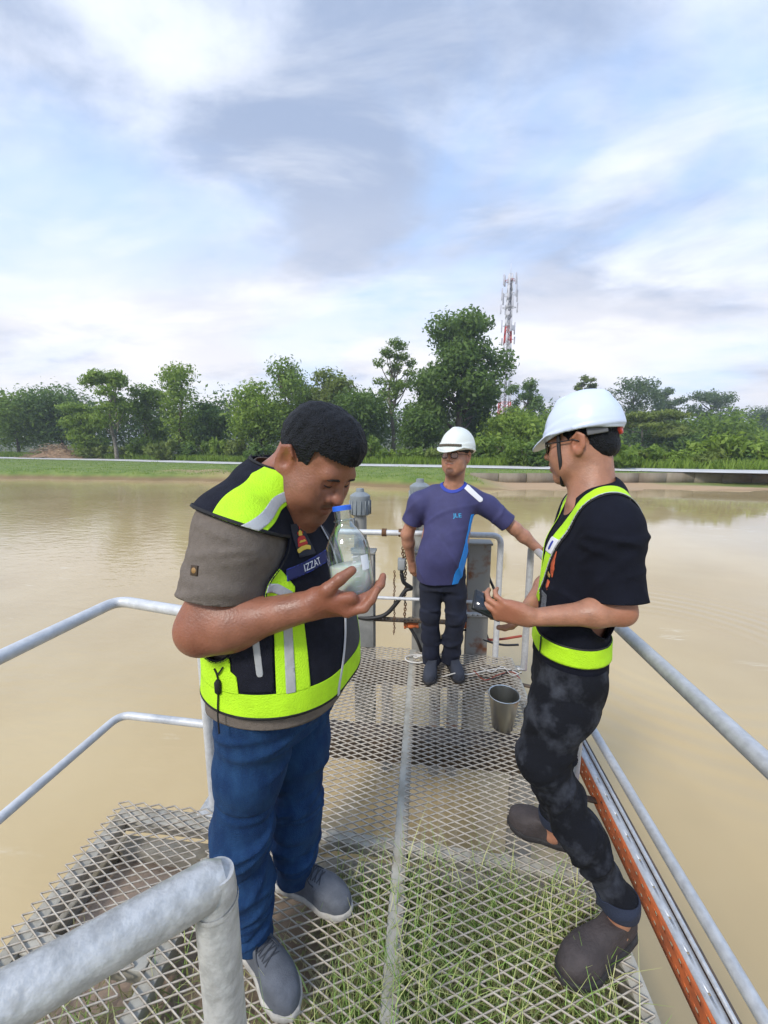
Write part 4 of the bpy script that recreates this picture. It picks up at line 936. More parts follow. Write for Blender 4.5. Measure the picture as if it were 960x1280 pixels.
# ------------------------------------------------------------------ people
def head_field(F, c, H, s=1.0, fat=0.0, chin=0.0, mouth_open=0.0, nose=1.0):
    T = lambda x, y, z: c + H @ (s * V3(x, y, z))
    E = lambda p, r, k=.02, op='u', R=None: F.el(T(*p), s * V3(*r), H if R is None else H @ R, k * s, op)
    RC = lambda a, b, ra, rb, k=.02, op='u': F.rc(T(*a), T(*b), ra * s, rb * s, k * s, op)
    E((-.012, 0, .042), (.099, .078, .088), .02)
    E((.030, 0, -.030), (.062, .062 + fat * .5, .088), .04)
    for q in (1, -1):
        RC((-.005, .060 * q, -.035), (.030, .052 * q, -.078), .020 + fat * .5, .020 + fat, .035)
        RC((.030, .052 * q, -.078), (.070, .018 * q, -.105), .020 + fat, .018, .03)
        E((.056, .040 * q, -.022), (.034, .030, .030), .03)                 # cheekbone
        E((.050, .040 * q, -.055), (.034 + fat, .026 + fat, .034), .03)      # cheek
    E((.072, 0, -.102), (.024, .028, .020), .02)                            # chin
    if fat: E((.035, 0, -.118), (.055, .050, .026 + fat), .04)              # double chin
    RC((.080, -.036, .026), (.080, .036, .026), .014, .014, .02)            # brow
    for q in (1, -1):
        E((.100, .031 * q, .004), (.019, .020, .014), .012, 's')             # eye socket
        E((.0755, .031 * q, .004), (.0145, .0165, .0135), .006)              # lidded eyeball
        RC((.0875, .020 * q, .0035), (.085, .043 * q, .0045), .0022, .0018, .004)  # lid edge
    RC((.087, 0, .020), (.109, 0, -.020), .0080, .0115 * nose, .010)               # nose
    E((.109, 0, -.025), (.0145 * nose, .0135 * nose, .0115 * nose), .006)
    for q in (1, -1):
        E((.0965, .0165 * nose * q, -.029), (.0125 * nose, .0092 * nose, .0092 * nose), .005)
        E((.1035, .0085 * nose * q, -.0385), (.0065, .0050, .0050), .003, 's')
        RC((.0925, .0265 * q, -.034), (.083, .035 * q, -.058), .0022, .0022, .006, 's')                 # fold beside the mouth
        RC((.0905, .018 * q, -.0055), (.0845, .043 * q, -.0075), .0016, .0014, .004, 's')                # crease under the eye
        RC((.0915, .018 * q, .0125), (.0865, .045 * q, .0125), .0016, .0014, .004, 's')                  # crease of the lid
    E((.080, 0, -.058), (.024, .032, .026), .02)                            # muzzle
    RC((.0945, -.017, -.0555), (.101, 0, -.053), .0055, .0068, .008); RC((.0945, .017, -.0555), (.101, 0, -.053), .0055, .0068, .008)
    RC((.0935, -.016, -.069), (.0985, 0, -.071), .006, .008, .008); RC((.0935, .016, -.069), (.0985, 0, -.071), .006, .008, .008)
    RC((.100, -.022, -.0622), (.108, 0, -.0618), .0022 + mouth_open, .0028 + mouth_open, .004, 's'); RC((.100, .022, -.0622), (.108, 0, -.0618), .0022 + mouth_open, .0028 + mouth_open, .004, 's')
    for q in (1, -1):                                                        # ears
        R = rotz(-.35 * q) @ roty(-.18)
        E((-.012, .084 * q, -.004), (.023, .009, .037), .008, 'u', R)
        E((-.007, .0925 * q, -.001), (.0125, .0085, .021), .004, 's', R); E((-.002, .088 * q, -.006), (.006, .009, .009), .003, 's', R)
        E((-.010, .0870 * q, -.030), (.010, .006, .012), .006)
        RC((-.031, .092 * q, .018), (-.013, .091 * q, .032), .0042, .0042, .005)
        RC((-.013, .091 * q, .032), (.005, .087 * q, .016), .0042, .0036, .005)
        RC((-.031, .092 * q, .018), (-.029, .090 * q, -.014), .0042, .004, .005)

def hand_field(F, W, d, n, side, s=1.0, curl=((.3, .5, .3),) * 4, spread=.06, thumb=None, fat=1.0, thumb_pts=None, fingers=None):
    """W wrist, d finger direction, n where the palm faces, side +1 when the thumb lies along cross(d, n), thumb = three segment directions in (d, n, t)"""
    d = unit(d); n = unit(n - d * np.dot(n, d)); t = unit(np.cross(d, n)) * side
    P = lambda a, b, c: W + s * (a * d + b * n + c * t)
    base = [P(.092, -.004, .028), P(.096, -.005, .009), P(.090, -.004, -.010), P(.080, -.002, -.028)]
    root = [P(.012, 0, .016), P(.010, 0, .006), P(.010, 0, -.006), P(.012, 0, -.016)]
    for a, b in zip(root, base): F.rc(a, b, .0165 * s * fat, .0115 * s * fat, .016 * s)
    F.rc(P(.030, .008, -.020), P(.065, .006, -.024), .013 * s * fat, .010 * s, .016 * s)
    F.rc(P(.020, .010, .020), P(.055, .010, .026), .015 * s * fat, .010 * s, .016 * s)
    lens = [(.042, .026, .021), (.046, .030, .022), (.043, .028, .021), (.034, .021, .019)]
    rad = [.0098, .0100, .0094, .0083]
    tips = []
    for i in range(4):
        if fingers and i in fingers:
            pts = fingers[i]; F.rc(P(.04, 0, .02 - .013 * i), pts[0], .016 * s * fat, rad[i] * 1.1 * s * fat, .014 * s)
            for j in range(3): F.rc(pts[j], pts[j + 1], rad[i] * (1 - .08 * j) * s * fat, rad[i] * (.92 - .10 * j) * s * fat, .005 * s)
            tips.append(pts[-1]); continue
        p = base[i]; a = 0.0; sp = spread * (1.5 - i)
        dd = unit(d + t * sp); ax = t
        for j in range(3):
            a += curl[i][j]; v = dd * math.cos(a) + n * math.sin(a)
            q = p + v * lens[i][j] * s; r0, r1 = rad[i] * (1 - .08 * j), rad[i] * (.92 - .10 * j)
            F.rc(p, q, r0 * s * fat, r1 * s * fat, .005 * s); p = q
        tips.append(p)
    th = thumb or ((.75, .25, .6), (.9, .25, .35), (.95, .25, .1))
    p = P(.022, .006, .022)
    if thumb_pts:
        for j, (q, (r0, r1)) in enumerate(zip(thumb_pts, ((.0165, .0130), (.0128, .0112), (.0112, .0088)))): F.rc(p, q, r0 * s * fat, r1 * s * fat, .012 * s if j == 0 else .005 * s); p = q
        return tips, p, (d, n, t)
    for j, (L_, r0, r1) in enumerate(((.046, .0150, .0120), (.034, .0120, .0108), (.028, .0108, .0088))):
        v = unit(th[j][0] * d + th[j][1] * n + th[j][2] * t); q = p + v * L_ * s
        F.rc(p, q, r0 * s * fat, r1 * s * fat, .009 * s if j == 0 else .005 * s); p = q
    return tips, p, (d, n, t)

def set_attr(o, name, val):
    a = o.data.attributes.new(name, 'FLOAT', 'POINT'); a.data.foreach_set('value', np.asarray(val, np.float32))

def skin_mat(name, col): return mat(name, col, rough=.45, var=.16, vscale=22, bump=.16, bscale=190, sss=.10, spec=.45, rvar=.10,
                                   attr=[('lip', (col[0] * .70, col[1] * .48, col[2] * .50)), ('beard', (col[0] * .22, col[1] * .24, col[2] * .30)), ('flush', (col[0] * 1.02, col[1] * .80, col[2] * .74))])
def sstep(x, a, b): t = np.clip((x - a) / (b - a), 0, 1); return t * t * (3 - 2 * t)

def face_attrs(o, V, c, H, s, beard=1.0, goatee=False, flush_pts=()):
    q = ((V - c) @ H) / s
    inr = np.linalg.norm(q - V3(.03, 0, -.03), axis=1) < .16
    lip = sstep(.019 - np.abs(q[:, 1]) * .55 - np.abs(q[:, 2] + .062) * 1.0, 0.0, .006) * (q[:, 0] > .083) * inr
    mous = sstep(.0085 - np.abs(q[:, 2] + .046 + np.abs(q[:, 1]) * .16), 0, .006) * sstep(.036 - np.abs(q[:, 1]), 0, .012) * (q[:, 0] > .07)
    chin_ = sstep(.034 - np.linalg.norm((q - V3(.082, 0, -.098)) * V3(1, .9, 1.15), axis=1), 0, .012)
    side = sstep(-q[:, 2], .02, .05) * sstep(.02 - np.abs(q[:, 0] - .015 + (q[:, 2] + .05) * .35), -.012, .014) * .5
    b = np.clip(mous * .85 + chin_ * (.95 if goatee else .55) + side, 0, 1) * beard * inr
    set_attr(o, 'lip', lip * .75); set_attr(o, 'beard', np.clip(b - lip, 0, 1) * .8)
    fl = np.zeros(len(V))
    ear = sstep(.05 - np.linalg.norm(np.stack([q[:, 0] + .012, (np.abs(q[:, 1]) - .088) * 1.5, q[:, 2]], 1), axis=1), 0, .03)
    nose = sstep(.026 - np.linalg.norm(q - V3(.106, 0, -.024), axis=1), 0, .02)
    fl += (ear * .6 + nose * .5) * inr
    for p, r in flush_pts: fl += .8 * sstep(r - np.linalg.norm(V - p, axis=1), 0, r * .8)
    set_attr(o, 'flush', np.clip(fl, 0, 1))

def eyelashes(P, c, H, s):
    T = lambda x, y, z: c + H @ (s * V3(x, y, z))
    for q in (1, -1):
        m = MB(); m.tube(catmull([T(.0880, .0185 * q, .0015), T(.0915, .027 * q, .0005), T(.0905, .036 * q, .0008), T(.0850, .0455 * q, .0035)], 4), [.0008] * 4 + [.0016] * 4 + [.0014] * 4 + [.0008], 5); m.build('eyelashes', MATS['brow'], P, True)

def brow_mesh(V, T, N, c, H, s, q):
    L_ = ((V - c) @ H) / s
    uv = np.stack([L_[:, 1] * q, L_[:, 2]], 1)
    val = sd_poly(uv, [(.012, .022), (.022, .0285), (.040, .0275), (.050, .019), (.040, .022), (.024, .0215)])
    val = np.where(L_[:, 0] > .05, val, -1)
    v, f, n = clip(V, T, val, N)
    return v + n * .0015 * s, f

def shoe(parent, heel, toe, z, w=.105, h=.085, upper='shoe grey', sole='sole grey', yaw=None, pitch=0.0, laces=None, collar=.0, name='shoe', lab=None):
    heel, toe = np.asarray(heel, float), np.asarray(toe, float); L_ = np.linalg.norm(toe - heel)
    a = math.atan2(toe[1] - heel[1], toe[0] - heel[0]); R = rotz(a) @ roty(-pitch); O = V3(heel[0], heel[1], z)
    T = lambda x, y, zz: O + R @ V3(x * L_, y, zz)
    def foot2d(P):
        q = (P - O) @ R; x = q[:, 0] / L_
        hw = np.interp(x, [0, .06, .2, .45, .68, .85, .95, 1.0], np.array([.25, .56, .64, .66, .98, .88, .58, .2]) * w / 2)
        return np.maximum(np.abs(q[:, 1] - .008 * np.sin(x * 3)) - hw, np.maximum(q[:, 0] - L_, -q[:, 0])), q
    F = Field()
    F.chain([T(.13, 0, .045), T(.40, 0, .045), T(.70, 0, .035), T(.88, 0, .030)], [.037, .040, .040, .030], .05)
    F.chain([T(.15, 0, .06), T(.26, 0, h + .035 + collar)], [.036, .040], .04)
    F.chain([T(.24, 0, h + .01), T(.52, 0, h * .72), T(.74, 0, .045)], [.036, .030, .030], .05)
    F.el(T(.72, 0, .035), (.085, w * .48, .042), R, .03)
    F.fn(lambda P: foot2d(P)[0] + .0015, .015); F.fn(lambda P: .012 - ((P - O) @ R)[:, 2], .004)
    F.fn(lambda P: (((P - O) @ R)[:, 2] - (h + .020 + collar)), .006)
    F.el(T(.20, 0, h + .03 + collar), (.045, .030, .05), R, .008, 's')
    F.disp = lambda P, g=waves(int(abs(heel[0]) * 1e4) % 997, 5, 60, 140): .0007 * g(P)
    lo, hi = np.minimum(heel, toe)[:2] - .1, np.maximum(heel, toe)[:2] + .1
    V, Q = F.mesh((*lo, z - .06), (*hi, z + .22), .0045)
    so = mesh_obj(name, V, Q, MATS[upper], parent)
    G = Field(); G.fn(lambda P: foot2d(P)[0] - .004, .004, 'u')
    G.fn(lambda P: np.abs(((P - O) @ R)[:, 2] - .013) - .013, .006)
    V, Q = G.mesh((*lo, z - .06), (*hi, z + .12), .005)
    mesh_obj('sole', V, Q, MATS[sole], so)
    if laces:
        m = MB()
        def on(x, y, up=.0022):
            zz = np.linspace(.16, .02, 71); e = F.ev(np.array([T(x, y, z_) for z_ in zz])); i_ = int(np.argmax(e < 0)) if (e < 0).any() else 60
            return T(x, y, zz[i_] + up)
        for i in range(4):
            x = .44 + .055 * i; m.tube(catmull([on(x, -.024), on(x + .012, -.010), on(x + .018, 0), on(x + .024, .010), on(x + .034, .024)], 3), .0021, 6); m.tube(catmull([on(x, .024), on(x + .012, .010), on(x + .018, 0, .004), on(x + .024, -.010), on(x + .034, -.024)], 3), .0021, 6)
        m.tube(catmull([on(.46, 0, .006), on(.47, -.02, .008), on(.52, -.030, .003), on(.58, -.034)], 5), .0019, 6); m.tube(catmull([on(.46, 0, .006), on(.48, .02, .008), on(.54, .029, .003), on(.60, .033)], 5), .0019, 6)
        m.build('laces', MATS[laces], so, True)
    return so

def cloth(name, F, lo, hi, h, cuts, material, parent, thick=.004, smooth=1):
    V, Q = F.mesh(lo, hi, h, smooth); T = tris(Q)
    for c in cuts:
        V, T = clip(V, T, c(V))
    return V, T, mesh_obj(name, V, T, material, parent, solid=thick, solid_off=-1)

def patch(name, V, T, val, material, parent, lift=.0015, thick=.002, N=None):
    N = vnormals(V, T) if N is None else N
    v, f, n = clip(V, T, val, N)
    if len(f) == 0: return None
    return mesh_obj(name, v + n * lift, f, material, parent, solid=thick, solid_off=1)

def text_on(name, s, size, O, X, Y, material, parent, proj=None, extrude=.0004):
    """flat lettering laid on a surface; proj moves each vertex onto it"""
    cu = bpy.data.curves.new(name, 'FONT'); cu.body = s; cu.size = size; cu.align_x = 'CENTER'; cu.align_y = 'CENTER'
    tmp = bpy.data.objects.new('tmp', cu); COL.objects.link(tmp)
    dg = bpy.context.evaluated_depsgraph_get(); dg.update()
    me = bpy.data.meshes.new_from_object(tmp.evaluated_get(dg))
    bpy.data.objects.remove(tmp); bpy.data.curves.remove(cu)
    co = np.array([v.co for v in me.vertices]); P = O + co[:, :1] * X + co[:, 1:2] * Y
    if proj: P = proj(P)
    for v, p in zip(me.vertices, P): v.co = p
    me.materials.append(material)
    o = bpy.data.objects.new(name, me); COL.objects.link(o); o.parent = parent; o.matrix_parent_inverse = parent.matrix_world.inverted()
    return o

def march(F, p, d, n=60):
    p = np.asarray(p, float).copy(); d = unit(d)
    for _ in range(n):
        e = F.ev(p[None])[0]; p = p + d * e * .8
        if abs(e) < 2e-4: break
    return p

def helmet(parent, c, H, s, m_shell, m_dark, ratchet=True, mark=None):
    """vented safety helmet: ribbed shell with peak, harness band, ratchet knob; c = centre of the brim plane"""
    T = lambda x, y, z: c + H @ (s * V3(x, y, z))
    F = Field()
    F.el(T(-.004, 0, 0), s * V3(.134, .112, .150), H, .01)
    F.el(T(-.030, 0, .02), s * V3(.112, .106, .124), H, .03)
    F.rc(T(.05, 0, .124), T(-.085, 0, .112), .020 * s, .020 * s, .03 * s)                 # crown ridge
    def loc(P): return ((P - c) @ H) / s
    F.fn(lambda P: -(loc(P)[:, 2] - .006 + .05 * np.maximum(0, -loc(P)[:, 0] - .03) ) * s, .006)
    # step of the skirt
    G = Field(); G.el(T(-.004, 0, 0), s * V3(.139, .117, .155), H, .01)
    G.fn(lambda P: (np.abs(loc(P)[:, 2] - .016 - .012 * np.cos(loc(P)[:, 0] * 22) ) - .022) * s, .010)
    F.fn(lambda P: G.ev(P), .010, 'u')
    # peak
    def peak(P):
        q = loc(P); x = q[:, 0]; r = np.sqrt((np.maximum(x, -.05) / .184) ** 2 + (q[:, 1] / .114) ** 2)
        rim = np.sqrt((x / .143) ** 2 + (q[:, 1] / .120) ** 2)
        edge = np.where(x > 0, np.minimum(r - 1, 9), rim - 1) * .11
        zc = .004 - .42 * np.maximum(0, x - .100) ** 1.0 + .25 * q[:, 1] ** 2 * (x > .02)
        return np.maximum(edge, np.abs(q[:, 2] - zc) - .0035) * s
    F.fn(peak, .008, 'u')
    F.el(T(-.004, 0, -.004), s * V3(.131, .107, .136), H, .004, 's')
    for i in range(3): F.el(T(.030 - .030 * i, .030, .139 - .004 * i), s * V3(.008, .004, .012), H, .003, 's'); F.el(T(.030 - .030 * i, -.030, .139 - .004 * i), s * V3(.008, .004, .012), H, .003, 's')
    V, Q = F.mesh(c - .26 * s, c + .26 * s, .0032 * s, 1)
    hp = mesh_obj('safety_helmet', V, Q, m_shell, parent)
    B = Field()
    def band(P):
        q = loc(P); e = np.sqrt((q[:, 0] + .004) ** 2 / .105 ** 2 + q[:, 1] ** 2 / .084 ** 2)
        zc = -.004 - .16 * np.maximum(0, -q[:, 0] + .01)
        return np.maximum(np.abs(e - 1) * .09 - .003, np.abs(q[:, 2] - zc) - .014) * s
    B.fn(band, .004, 'u')
    V, Q = B.mesh(c - .16 * s, c + .16 * s, .0035 * s, 1)
    bd = mesh_obj('head_band', V, Q, m_dark, parent)
    return hp, loc, T

def limb_frame(d, up=(0, 0, 1)):
    z = unit(d); x = np.cross(up, z); x = unit(x if np.linalg.norm(x) > 1e-3 else V3(1, 0, 0)); return np.stack([x, np.cross(z, x), z], 1)
def plane(p, d): d = unit(d); p = np.asarray(p, float); return lambda V: (V - p) @ d

def person_materials():
    skin_mat('skin brown', (.255, .105, .062)); skin_mat('skin tan', (.35, .165, .100)); skin_mat('skin warm', (.40, .195, .125))
    mat('hair black', (.006, .007, .010), rough=.6, var=.5, vscale=70, bump=.9, bscale=230, spec=.25)
    mat('hair fuzz', (.012, .012, .016), rough=.8, bump=.6, bscale=420, spec=.2)
    mat('brow', (.018, .013, .012), rough=.8)
    mat('grey brown tee', (.150, .126, .108), rough=.9, var=.10, vscale=60, bump=.3, bscale=320, spec=.2)
    mat('vest navy', (.011, .012, .020), rough=.9, var=.2, vscale=30, bump=.4, bscale=420, spec=.2)
    mat('vest grey mesh', (.045, .046, .055), rough=.8, var=.12, vscale=30, bump=.35, bscale=420)
    mat('hi vis yellow', (.46, .80, .012), rough=.75, var=.10, vscale=16, bump=.35, bscale=260, detail=7)
    mat('reflective tape', (.40, .41, .42), rough=.42, var=.10, vscale=25, bump=.1, bscale=200)
    mat('blue jeans', (.0065, .030, .095), rough=.9, col2=(.018, .062, .155), vscale=26, lo=.40, hi=.75, bump=.4, bscale=420, detail=8, spec=.25, stretch=(1, 1, .5))
    mat('black trousers', (.007, .008, .012), rough=.9, col2=(.048, .053, .068), vscale=11, lo=.48, hi=.70, bump=.3, bscale=320, detail=4, spec=.2)
    mat('navy trousers', (.005, .008, .022), rough=.85, var=.25, vscale=12, bump=.25, bscale=300)
    mat('navy cuff', (.015, .022, .045), rough=.9, bump=.3, bscale=260)
    mat('black tee', (.0055, .0065, .013), spec=.2, rough=.9, var=.2, vscale=14, bump=.25, bscale=340)
    mat('indigo jersey', (.040, .040, .125), rough=.75, var=.10, vscale=16, bump=.22, bscale=420)
    mat('royal blue', (.020, .045, .34), rough=.7, bump=.2, bscale=350)
    mat('bright blue', (.010, .26, .80), rough=.7, bump=.2, bscale=350)
    mat('soft white', (.72, .72, .76), rough=.7)
    mat('shoe grey', (.105, .115, .135), rough=.9, var=.15, vscale=30, bump=.35, bscale=380)
    mat('sole pale', (.40, .38, .34), rough=.8, var=.2, vscale=30)
    mat('shoe brown', (.045, .036, .036), rough=.75, var=.25, vscale=18, bump=.3, bscale=160)
    mat('sole dark', (.022, .020, .020), rough=.8, var=.3, vscale=40)
    mat('shoe navy', (.035, .040, .055), rough=.85, bump=.3, bscale=300)
    mat('lace dark', (.04, .045, .055), rough=.9)
    mat('helmet white', (.60, .67, .84), rough=.32, coat=.2, var=.02, vscale=6, bump=.01, bscale=12)
    mat('helmet cream', (.66, .69, .64), rough=.3, coat=.25, var=.03, vscale=6)
    mat('harness black', (.012, .012, .013), rough=.7, bump=.2, bscale=200)
    mat('harness grey', (.12, .12, .13), rough=.5)
    mat('knob red', (.62, .055, .035), rough=.4)
    mat('frame black', (.012, .012, .014), rough=.3)
    mat('zip pale', (.50, .50, .53), rough=.5)
    mat('name tape', (.018, .022, .10), rough=.8, bump=.2, bscale=400)
    mat('thread white', (.80, .80, .80), rough=.8)
    mat('emblem red', (.50, .03, .02), rough=.7); mat('emblem gold', (.72, .50, .06), rough=.7); mat('patch dark', (.022, .022, .032), rough=.85)
    mat('print orange', (.46, .085, .03), rough=.8, var=.3, vscale=40); mat('print grey', (.10, .11, .13), rough=.8, var=.4, vscale=90, stretch=(1, 1, 4)); mat('print gold', (.35, .22, .05), rough=.8)
    mat('patch leather', (.05, .030, .016), rough=.7); mat('patch gold', (.30, .17, .06), rough=.6)
    mat('cord black', (.008, .008, .009), rough=.8)
    thin_glass('lens glass', (.96, .97, .98))
person_materials()

def glasses(parent, c, H, s, frame, wide=.062):
    T = lambda x, y, z: c + H @ (s * V3(x, y, z)); g = MB(); lens = MB()
    for q in (1, -1):
        loop = [T(.105 - .012 * abs(y) / .05 * .6, q * y, z) for y, z in ((.012, .006), (.016, .020), (.034, .023), (.052, .020), (.057, .006), (.052, -.012), (.034, -.016), (.016, -.010))]
        sm = catmull(loop + [loop[0]], 4)[:-1]
        g.tube(sm, .0021 * s, 6, closed=True)
        b = len(lens.v); lens.v += [tuple(p) for p in sm]; lens.f.append(tuple(range(b, b + len(sm))))
        g.tube([T(.097, q * .057, .012), T(.085, q * .079, .013), T(.0, q * .087, .012), (T(-.022, q * .088, .000))], .0021 * s, 6)
    g.tube([T(.105, -.012, .010), T(.109, 0, .013), T(.105, .012, .010)], .0020 * s, 6)
    o = g.build('eyeglasses', frame, parent, True)
    mesh_obj('lens', lens.v, lens.f, MATS['lens glass'], o, False)
    return o

def surf_fn(W, O, R, r0=.45):
    """(u, z) on a torso -> points on its surface; u = angle towards the wearer's right times 0.2 m"""
    def g(u, z):
        u, z = np.atleast_1d(np.asarray(u, float)), np.atleast_1d(np.asarray(z, float)); th = u / .2
        d = np.stack([-np.cos(th), np.sin(th), np.zeros_like(th)], 1) @ R.T
        p = O + np.stack([np.cos(th) * r0, -np.sin(th) * r0, z], 1) @ R.T
        for _ in range(40): p = p + d * (W.ev(p) * .8)[:, None]
        return p, d
    return g

def VEST_PANELS(P, vest, V, T, N, uv, q, W, O, R, VC):
    sf = surf_fn(W, O, R)
    patch('edge_binding', V, T, .0065 - VC, MATS['cord black'], P, N=N, lift=.0016, thick=.0022)
    line = lambda y: 1.495 + (np.abs(y) - .053) * -.40
    band = 1.048 - q[:, 2]
    Y, Rf = MATS['hi vis yellow'], MATS['reflective tape']
    kw = dict(N=N, lift=.0012, thick=.0018)
    patch('hem_band', V, T, band, Y, P, **kw)
    for sg in (-1, 1):
        m = np.where(q[:, 1] * sg > .02, 1, -1)
        sh = np.minimum(np.minimum(np.minimum(q[:, 2] - line(q[:, 1]), .082 - (q[:, 2] - line(q[:, 1])) + .25 * q[:, 0]), q[:, 0] - .030), np.where(m > 0, 1, -1.))
        patch('shoulder_panel', V, T, sh, Y, P, **kw)
        gz = q[:, 2] - line(q[:, 1])
        patch('reflective_stripe', V, T, np.minimum(np.minimum(gz - .010, .034 - gz), np.minimum(q[:, 0] - .02, np.where(m > 0, 1, -1.))), Rf, P, N=N, lift=.0032, thick=.0015)
        um = np.stack([uv[:, 0] * -sg, uv[:, 1]], 1)
        patch('side_panel', V, T, sd_poly(um, [(.33, 1.38), (.218, 1.375), (.182, 1.345), (.142, 1.288), (.148, 1.262), (.19, 1.245), (.26, 1.24), (.33, 1.27)]), Y, P, **kw)
        patch('reflective_stripe', V, T, sd_line(um, [(.31, 1.29), (.228, 1.312), (.190, 1.298), (.160, 1.274)], .020), Rf, P, N=N, lift=.0032, thick=.0015)
        patch('vertical_panel', V, T, sd_poly(um, [(.128, 1.046), (.196, 1.046), (.196, 1.24), (.128, 1.24)]), Y, P, **kw)
        patch('reflective_stripe', V, T, sd_poly(um, [(.158, 1.046), (.177, 1.046), (.177, 1.24), (.158, 1.24)]), Rf, P, N=N, lift=.0032, thick=.0015)
        patch('flank_panel', V, T, sd_poly(um, [(.272, 1.046), (.44, 1.046), (.44, 1.24), (.286, 1.24), (.290, 1.10), (.276, 1.09)]), Y, P, **kw)
        patch('pocket', V, T, sd_poly(um, [(.200, 1.056), (.268, 1.056), (.272, 1.09), (.284, 1.10), (.280, 1.205), (.200, 1.215)]), MATS['vest navy'], P, N=N, lift=.003, thick=.003)
        patch('reflective_stripe', V, T, sd_line(um, [(.232, 1.19), (.226, 1.10)], .013), Rf, P, N=N, lift=.0062, thick=.0012)
    zl = np.interp(uv[:, 1], [1.0, 1.021, 1.185, 1.406, 1.45], [.052, .048, -.024, -.100, -.11])
    patch('mesh_panel', V, T, np.minimum(np.minimum(zl - .004 - uv[:, 0], uv[:, 0] + .128), np.minimum(1.40 - uv[:, 1], uv[:, 1] - 1.05)), MATS['vest grey mesh'], P, N=N, lift=.001, thick=.001)
    patch('zip', V, T, np.minimum(.0042 - np.abs(uv[:, 0] - zl), 1.42 - uv[:, 1]), MATS['zip pale'], P, N=N, lift=.003, thick=.002)
    # crest patch, name tape
    pt = patch('crest_patch', V, T, sd_poly(uv, [(.135, 1.432), (.055, 1.427), (.035, 1.346), (.115, 1.350)]), MATS['patch dark'], P, N=N, lift=.002, thick=.002)
    c = lambda pts: [(.088 - .0205 * b * .22 - a * 1.55, 1.389 + b) for a, b in pts]
    def crest(pts, m, lift): patch('crest', V, T, sd_poly(uv, c(pts)), MATS[m], pt, N=N, lift=lift, thick=.001)
    crest([(-.020, -.030), (-.006, -.026), (.006, -.026), (.020, -.030), (.022, -.020), (.008, -.016), (-.008, -.016), (-.022, -.020)], 'emblem gold', .005)
    crest([(-.017, -.016), (.017, -.016), (.013, .004), (0, .010), (-.013, .004)], 'emblem red', .0045)
    crest([(-.012, -.008), (.012, -.008), (.010, -.003), (-.010, -.003)], 'emblem gold', .0058)
    crest([(-.008, .008), (.008, .008), (.006, .018), (0, .024), (-.006, .018)], 'emblem gold', .005)
    crest([(-.002, .022), (.002, .022), (.001, .034), (-.001, .034)], 'emblem red', .005)
    crest([(-.012, .012), (-.007, .010), (-.006, .016), (-.011, .022)], 'emblem red', .005); crest([(.012, .012), (.007, .010), (.006, .016), (.011, .022)], 'emblem red', .005)
    tp = patch('name_tape', V, T, sd_poly(uv, [(.163, 1.334), (-.030, 1.346), (-.030, 1.319), (.163, 1.306)]), MATS['name tape'], P, N=N, lift=.002, thick=.002)
    patch('name_tape_edge', V, T, np.minimum(sd_poly(uv, [(.163, 1.334), (-.030, 1.346), (-.030, 1.319), (.163, 1.306)]), .0022 - sd_poly(uv, [(.163, 1.334), (-.030, 1.346), (-.030, 1.319), (.163, 1.306)])), MATS['royal blue'], tp, N=N, lift=.0042, thick=.0006)
    def proj(Pp):
        a, b = Pp[:, 0], Pp[:, 1]
        p, d = sf(.068 - a * 1.18, 1.3265 + a * .06 + b); return p - d * .0055
    text_on('lettering', 'IZZAT', .024, V3(0, 0, 0), V3(1, 0, 0), V3(0, 1, 0), MATS['thread white'], tp, proj)
    # drawstring and toggle on the flank
    p, d = sf([.330, .322, .319, .322], [1.10, 1.085, 1.06, .99]); p = p - d * .006
    m = MB(); m.tube(catmull(list(p) + [p[-1] + V3(0, 0, -.055)]), .0022, 6); m.tube(catmull([p[1], p[1] + V3(.010, -.004, .012), p[1] + V3(.018, -.004, .024)]), .002, 6)
    dr = m.build('drawstring', MATS['cord black'], P, True)
    MB().tube([p[2] + V3(0, 0, .016), p[2] + V3(0, -.002, .010), p[2] + V3(0, -.002, -.014), p[2] + V3(0, 0, -.020)], [.004, .008, .008, .005], 10).build('toggle', MATS['cord black'], dr, True)
    # woven patch on the sleeve
    Tf = DBG['L']['T']; s0 = ray(243, 713); p = _C + unit(s0) * .5
    for _ in range(80): p = p + unit(s0) * Tf.ev(p[None])[0] * .8
    e = 1e-3; g = V3(*[Tf.ev((p + e * V3(*ax))[None])[0] - Tf.ev((p - e * V3(*ax))[None])[0] for ax in ((1, 0, 0), (0, 1, 0), (0, 0, 1))]); n = unit(g)
    up = unit(V3(0, 0, 1) - n * n[2]); M3 = np.stack([np.cross(up, n), up, n], 1)
    b = MB(); b.box(p, (.0095, .0110, .0022), M3); sp = b.build('sleeve_patch', MATS['patch leather'], P, bevel=.001)
    MB().lathe([(0, .0027), (.0060, .0027), (.0066, .0020), (.0060, .0008)], p, n, 20).build('patch_motif', MATS['patch gold'], sp, True)

